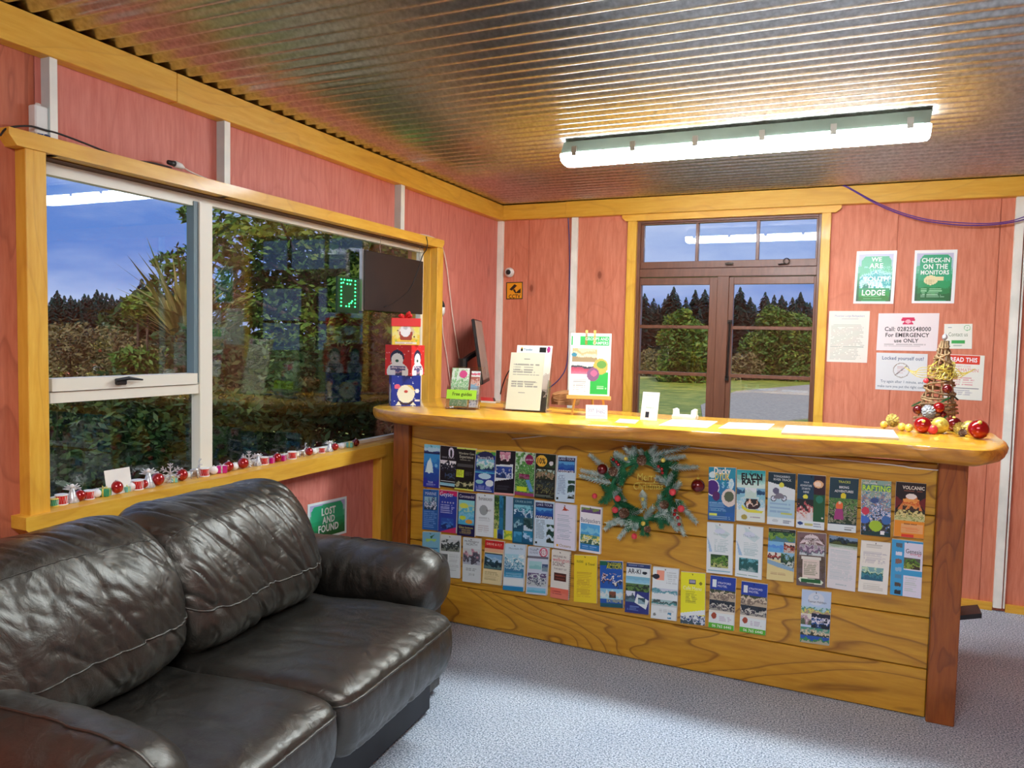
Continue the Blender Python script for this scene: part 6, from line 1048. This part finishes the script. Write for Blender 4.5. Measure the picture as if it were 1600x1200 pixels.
# blank card leaning on the pane
p = spot(184, 764); p.x = XL-.02
q0, q1 = ax(164, 762, XL-.018), ax(203.5, 752, XL-.018); h = .088
o = MB().prism([(XL-.005, q0.y, ZS), (XL-.005, q1.y, ZS), (XL-.022, q1.y, ZS+h), (XL-.022, q0.y, ZS+h)], (-.0015, 0, 0)).build('blank_card', 'paper'); settle(o, ((XL-.005), (q0.y+q1.y)/2, ZS)); tag(o, 'blank white card leaning against the lower left window pane', 'card')

# ------------------------------------------------------------------ outdoors
ZG = -.35
def gp(px, py, dist):                      # point of a pixel ray at a horizontal distance
    q = CR*(px-800)+CU*(600-py)+F*FPX; return CAM+q*(dist/math.hypot(q.x, q.y))
gr = MB(); N_ = 40
gr.box((-160, 5.6, ZG-.3), (60, 200, ZG)); gr.box((-160, -60, ZG-.3), (XL-.5, 5.6, ZG)); gr.build('ground', 'grass', kind='structure')
def road(q, nm, mat, z, label):
    P = [az(x, y, ZG) for x, y in q]; o = MB().prism([p+Vector((0, 0, z)) for p in P], (0, 0, -z)).build(nm, mat); o['kind'] = 'structure'; return o
road([(1095, 634), (1150, 612), (1420, 588), (1420, 640), (1190, 662), (1100, 672)], 'gravel_road', 'gravel', .03, '')
M['dry'] = mottle(pbr('dry_grass', (176, 170, 110), .9), (140, 150, 80), 3)
road([(880, 586), (1430, 583), (1430, 588), (880, 592)], 'footpath', 'dry', .03, '')
def leaves(P, sz, up=.3):
    n = len(P); A = rng.normal(size=(n, 3)); A[:, 2] *= .6; A /= np.linalg.norm(A, axis=1)[:, None]; B = rng.normal(size=(n, 3)); B -= A*(A*B).sum(1)[:, None]; B /= np.linalg.norm(B, axis=1)[:, None]
    s = sz*rng.uniform(.6, 1.3, (n, 1)); V = np.stack([P-A*s, P+B*s*.38, P+A*s, P-B*s*.38], 1).reshape(-1, 3)
    me = bpy.data.meshes.new('foliage'); me.from_pydata(V.tolist(), [], np.arange(4*n).reshape(-1, 4).tolist()); return me
def clump(blobs, n):
    """points in the outer shells of overlapping ellipsoid blobs (cx,cy,cz,rx,ry,rz)"""
    b_ = np.array(blobs, float); wv = b_[:, 3]*b_[:, 5]; idx = rng.choice(len(b_), n, p=wv/wv.sum()); d = rng.normal(size=(n, 3)); d /= np.linalg.norm(d, axis=1)[:, None]
    return b_[idx, :3]+d*b_[idx, 3:]*(rng.uniform(.25, 1, (n, 1))**.5)
def plant(nm, lab, cat, base, blobs, n, sz, mat, group=None, stems=True, kd='foliage'):
    t = thing(nm, lab, cat, base, group); P = clump(blobs, n)-np.array(base); P[:, 2] = np.maximum(P[:, 2], .01)
    o = bpy.data.objects.new(kd, leaves(P, sz)); COL.objects.link(o); o.parent = t; o.data.materials.append(M[mat]); o['kind'] = 'stuff'; W[o.name] = W[t.name]
    if stems:
        m = MB()
        for b_ in blobs[:14]: c = Vector(b_[:3]); m.tube([Vector(base), Vector(base)*.4+c*.6+Vector((0, 0, -.1)), c], [.02+.03*(c-Vector(base)).length/2, .02, .008], 5)
        m.build('stems', 'bark', t)
    return t
# broadleaf tree outside the big pane
tb_ = gp(590, 600, 7.6); tb_.z = ZG; blobs = []
for (x, y, r) in [(380, 380, .35), (430, 360, .4), (480, 370, .45), (530, 380, .5), (590, 390, .5), (640, 410, .5), (700, 400, .6), (400, 440, .35), (455, 450, .45), (510, 460, .55), (560, 450, .5), (620, 470, .6), (350, 470, .25), (410, 510, .4), (470, 520, .5), (540, 530, .6), (600, 540, .6), (380, 560, .35), (440, 580, .5), (510, 590, .55), (660, 540, .7), (345, 400, .25), (290, 400, .16), (260, 410, .12), (300, 335, .12), (420, 310, .3), (500, 300, .4), (600, 310, .6), (340, 345, .2), (250, 440, .1), (275, 425, .12), (310, 450, .18)]:
    c = gp(x, y, 7.2+random.uniform(-.7, .9)); blobs.append((c.x, c.y, c.z, r, r, r*.72))
t = thing('broadleaf_tree', 'leafy green tree with spreading branches outside the large window pane', 'tree', tb_)
P = clump(blobs, 24000)-np.array(tb_)
o = bpy.data.objects.new('foliage', leaves(P, .048)); COL.objects.link(o); o.parent = t; o.data.materials.append(M['leaf']); o['kind'] = 'stuff'
tk = [tb_, tb_+Vector((-.05, .1, 1.2)), tb_+Vector((.05, .1, 2.3)), tb_+Vector((0, .1, 3.4))]; MB().tube(spline(tk, 3), [.16-.012*i for i in range(10)], 8).build('trunk', 'bark', t, smooth=True)
for b_ in blobs:
    c = Vector(b_[:3]); s = tb_+Vector((0, .1, min(3.2, max(.8, c.z*.55+.5)))); mid_ = (s+c)/2+Vector((random.uniform(-.15, .15), random.uniform(-.15, .15), random.uniform(-.25, .05)))
    MB().tube(spline([s, mid_, c], 3), [.045, .038, .03, .024, .018, .012, .008][:7], 5).build('branch', 'bark', t, smooth=True)
# flax clump
fb = gp(292, 590, 6.6); fb.z = ZG; t = thing('flax_bush', 'spiky flax clump with long blades outside the left window', 'bush', fb)
fc_ = gp(292, 540, 6.6)
for k in range(110):
    a = random.uniform(0, 2*PI); l_ = random.uniform(.5, 1.0); el = random.uniform(.35, 1.45); d = Vector((math.cos(a)*math.cos(el), math.sin(a)*math.cos(el), math.sin(el))); s = Vector((-math.sin(a), math.cos(a), 0))*.018
    root = fc_+Vector((random.uniform(-.08, .08), random.uniform(-.08, .08), 0)); e = root+d*l_; md = root+d*l_*.55+Vector((0, 0, .05)); e.z -= .12*math.cos(el)*l_
    m = MB(); m.add([root-s*.6, root+s*.6, md+s, e, md-s, md+Vector((0, 0, -.004))], [(0, 1, 2, 5), (0, 5, 4), (5, 2, 3), (4, 5, 3)]); m.build('blade', 'flax', t)
MB().tube([fb, fc_], [.12, .09], 8).build('stem', 'bark', t)
# shrubs
def shrub(lab, spots, dist, n, sz, mat, jitter=.5, group=None, nm='shrub'):
    bl = []
    for (x, y, r) in spots: c = gp(x, y, dist+random.uniform(-jitter, jitter)); bl.append((c.x, c.y, c.z, r, r, r*.8))
    base = Vector(bl[0][:3]); base.z = ZG
    return plant(nm, lab, 'bush', base, bl, n, sz, mat, group)
shrub('dry brown scrub outside the left pane', [(100, 560, .45), (150, 570, .45), (200, 575, .4), (120, 600, .5), (180, 600, .5), (110, 530, .25), (170, 540, .25), (225, 590, .35)], 8.5, 12000, .026, 'leaf_brown')
shrub('bright green shrub outside the left pane beside the flax', [(215, 570, .2), (240, 560, .18), (225, 590, .25), (198, 560, .12), (215, 480, .14), (232, 470, .12)], 7.6, 1600, .05, 'leaf')
shrub('dark bush behind the bright green shrub', [(230, 520, .6), (260, 560, .7), (200, 540, .5), (300, 560, .7), (240, 480, .35)], 11, 5000, .07, 'leaf_dark')
shrub('dark hedge low outside the left part of the window', [(100, 690, .45), (160, 680, .45), (220, 675, .45), (280, 670, .45), (130, 740, .5), (220, 730, .5), (300, 720, .45), (90, 650, .3), (180, 640, .3), (260, 640, .3), (60, 720, .5)], 5.2, 14000, .034, 'leaf_dark', .25)
shrub('dark hedge low outside the right part of the window', [(350, 680, .5), (410, 660, .5), (470, 650, .5), (530, 640, .5), (590, 630, .5), (360, 620, .4), (430, 610, .45), (500, 600, .45), (570, 590, .5), (330, 560, .35)], 6.0, 15000, .038, 'leaf_dark', .35)
# beyond the back window
shrub('young pale green tree outside the left casement', [(1062, 508, 0.85), (1082, 520, 0.78), (1045, 530, 0.67), (1078, 545, 1.12), (1095, 560, 1.12), (1055, 560, 0.89), (1068, 494, 0.49), (1090, 580, 0.89), (1070, 590, 0.78), (1045, 585, 0.67), (1100, 598, 0.78)], 38, 7500, .13, 'leaf', .6, nm='young_tree')
shrub('broad olive green tree outside the right casement', [(1208, 502, 0.92), (1222, 512, 1.28), (1245, 520, 1.28), (1210, 530, 1.47), (1190, 545, 1.28), (1240, 550, 1.47), (1262, 538, 1.28), (1205, 560, 1.28), (1235, 568, 1.28), (1285, 535, 1.47), (1205, 488, 0.55), (1205, 580, 1.10), (1240, 582, 1.10), (1180, 578, 0.92), (1270, 580, 1.10)], 44, 15000, .14, 'leaf', 1.0, nm='broad_tree')
shrub('dry brown scrub between the two trees beyond the back window', [(1150, 572, 0.84), (1165, 565, 0.75), (1140, 582, 0.75), (1155, 590, 0.75), (1135, 595, 0.75), (1172, 575, 0.75), (1020, 565, 0.93), (1000, 572, 0.93), (1035, 580, 0.75)], 43, 4000, .12, 'leaf_brown', .8)
t = thing('garden_shed', 'small pinkish shed far beyond the back window', 'shed', Vector((gp(1172, 580, 48).x, gp(1172, 580, 48).y, ZG)))
M['shedwall'] = pbr('weathered_shed_wall', (150, 122, 110), .8); c = gp(1170, 580, 48); MB().box((c.x-.7, c.y-.8, ZG), (c.x+.7, c.y+.8, ZG+1.1)).build('wall', 'shedwall', t); MB().prism([(c.x-.8, c.y-.9, ZG+1.1), (c.x+.8, c.y-.9, ZG+1.1), (c.x, c.y-.9, ZG+1.4)], (0, 1.8, 0)).build('roof', 'batten_grey', t)
for i, x in enumerate((1182, 1206, 1225)):
    c = gp(x, 640, 13); o = MB().tube([(c.x, c.y, ZG), (c.x, c.y, ZG+.62-.0*i)], .02, 6).build('marker_post', 'batten'); settle(o, (c.x, c.y, ZG)); tag(o, ('thin pale post on the grass edge, left of three', 'thin pale post on the grass edge, middle of three', 'thin pale post on the grass edge, right of three')[i], 'post')
# conifers
def conifer_mesh(seed, wd=.2):
    r_ = np.random.default_rng(seed); n = 900; t = r_.random(n)**.7; th = r_.random(n)*2*PI; V = []; Fq = []
    for i in range(n):
        z = 1-t[i]*.97; r0 = wd*t[i]**.7*(.75+.5*r_.random())*(1 if z > .12 else .5); d = np.array([math.cos(th[i]), math.sin(th[i]), 0]); s = np.array([-d[1], d[0], 0])*(.012+.04*t[i]); b_ = len(V)
        V += [np.array([0, 0, z]), d*r0*.6+s+[0, 0, z-.015], d*r0+[0, 0, z-.03-.03*r_.random()], d*r0*.6-s+[0, 0, z-.02]]; Fq.append((b_, b_+1, b_+2, b_+3))
    me = bpy.data.meshes.new('needles'); me.from_pydata([tuple(v) for v in V], [], Fq); me.materials.append(M['conifer']); return me
cm = [conifer_mesh(s, w_) for s, w_ in ((1, .3), (2, .24), (3, .34), (4, .28))]
tkm = MB().tube([(0, 0, 0), (0, 0, .5), (0, 0, .97)], [.014, .01, .003], 5); tko = tkm.build('trunk', 'bark'); tme = tko.data; bpy.data.objects.remove(tko)
def conifer(px, top, dist, lab, grp):
    c = gp(px, 540, dist); h = gp(px, top, dist).z-ZG; t = thing('conifer', lab, 'tree', (c.x, c.y, ZG), grp, random.uniform(0, 6)); t.scale = (h, h, h)
    for nm, me in (('needles', random.choice(cm)), ('trunk', tme)):
        o = bpy.data.objects.new(nm, me); COL.objects.link(o); o.parent = t
        if nm == 'needles': o['kind'] = 'stuff'
for i in range(44):
    conifer(985+i*7.1+random.uniform(-2, 2), random.choice((448, 455, 460, 466, 474, 480))+(8 if i > 24 else 0)+random.uniform(-4, 4), (78, 88, 98)[i % 3], 'dark conifer in the forest edge seen through the back window', 'conifers beyond the back window')
for i in range(30):
    conifer(60+i*7.2+random.uniform(-2, 2), random.choice((452, 458, 462, 466))+random.uniform(-4, 4), (52, 60, 68)[i % 3], 'dark conifer on the skyline seen through the left window', 'conifers beyond the left window')
conifer(222, 432, 40, 'taller lone conifer rising above the skyline left of the flax', None); conifer(232, 436, 41, 'second tall conifer just right of the lone one', None)
conifer(1258, 470, 56, 'nearer dark conifer at the right edge of the back window', None)
print('done')
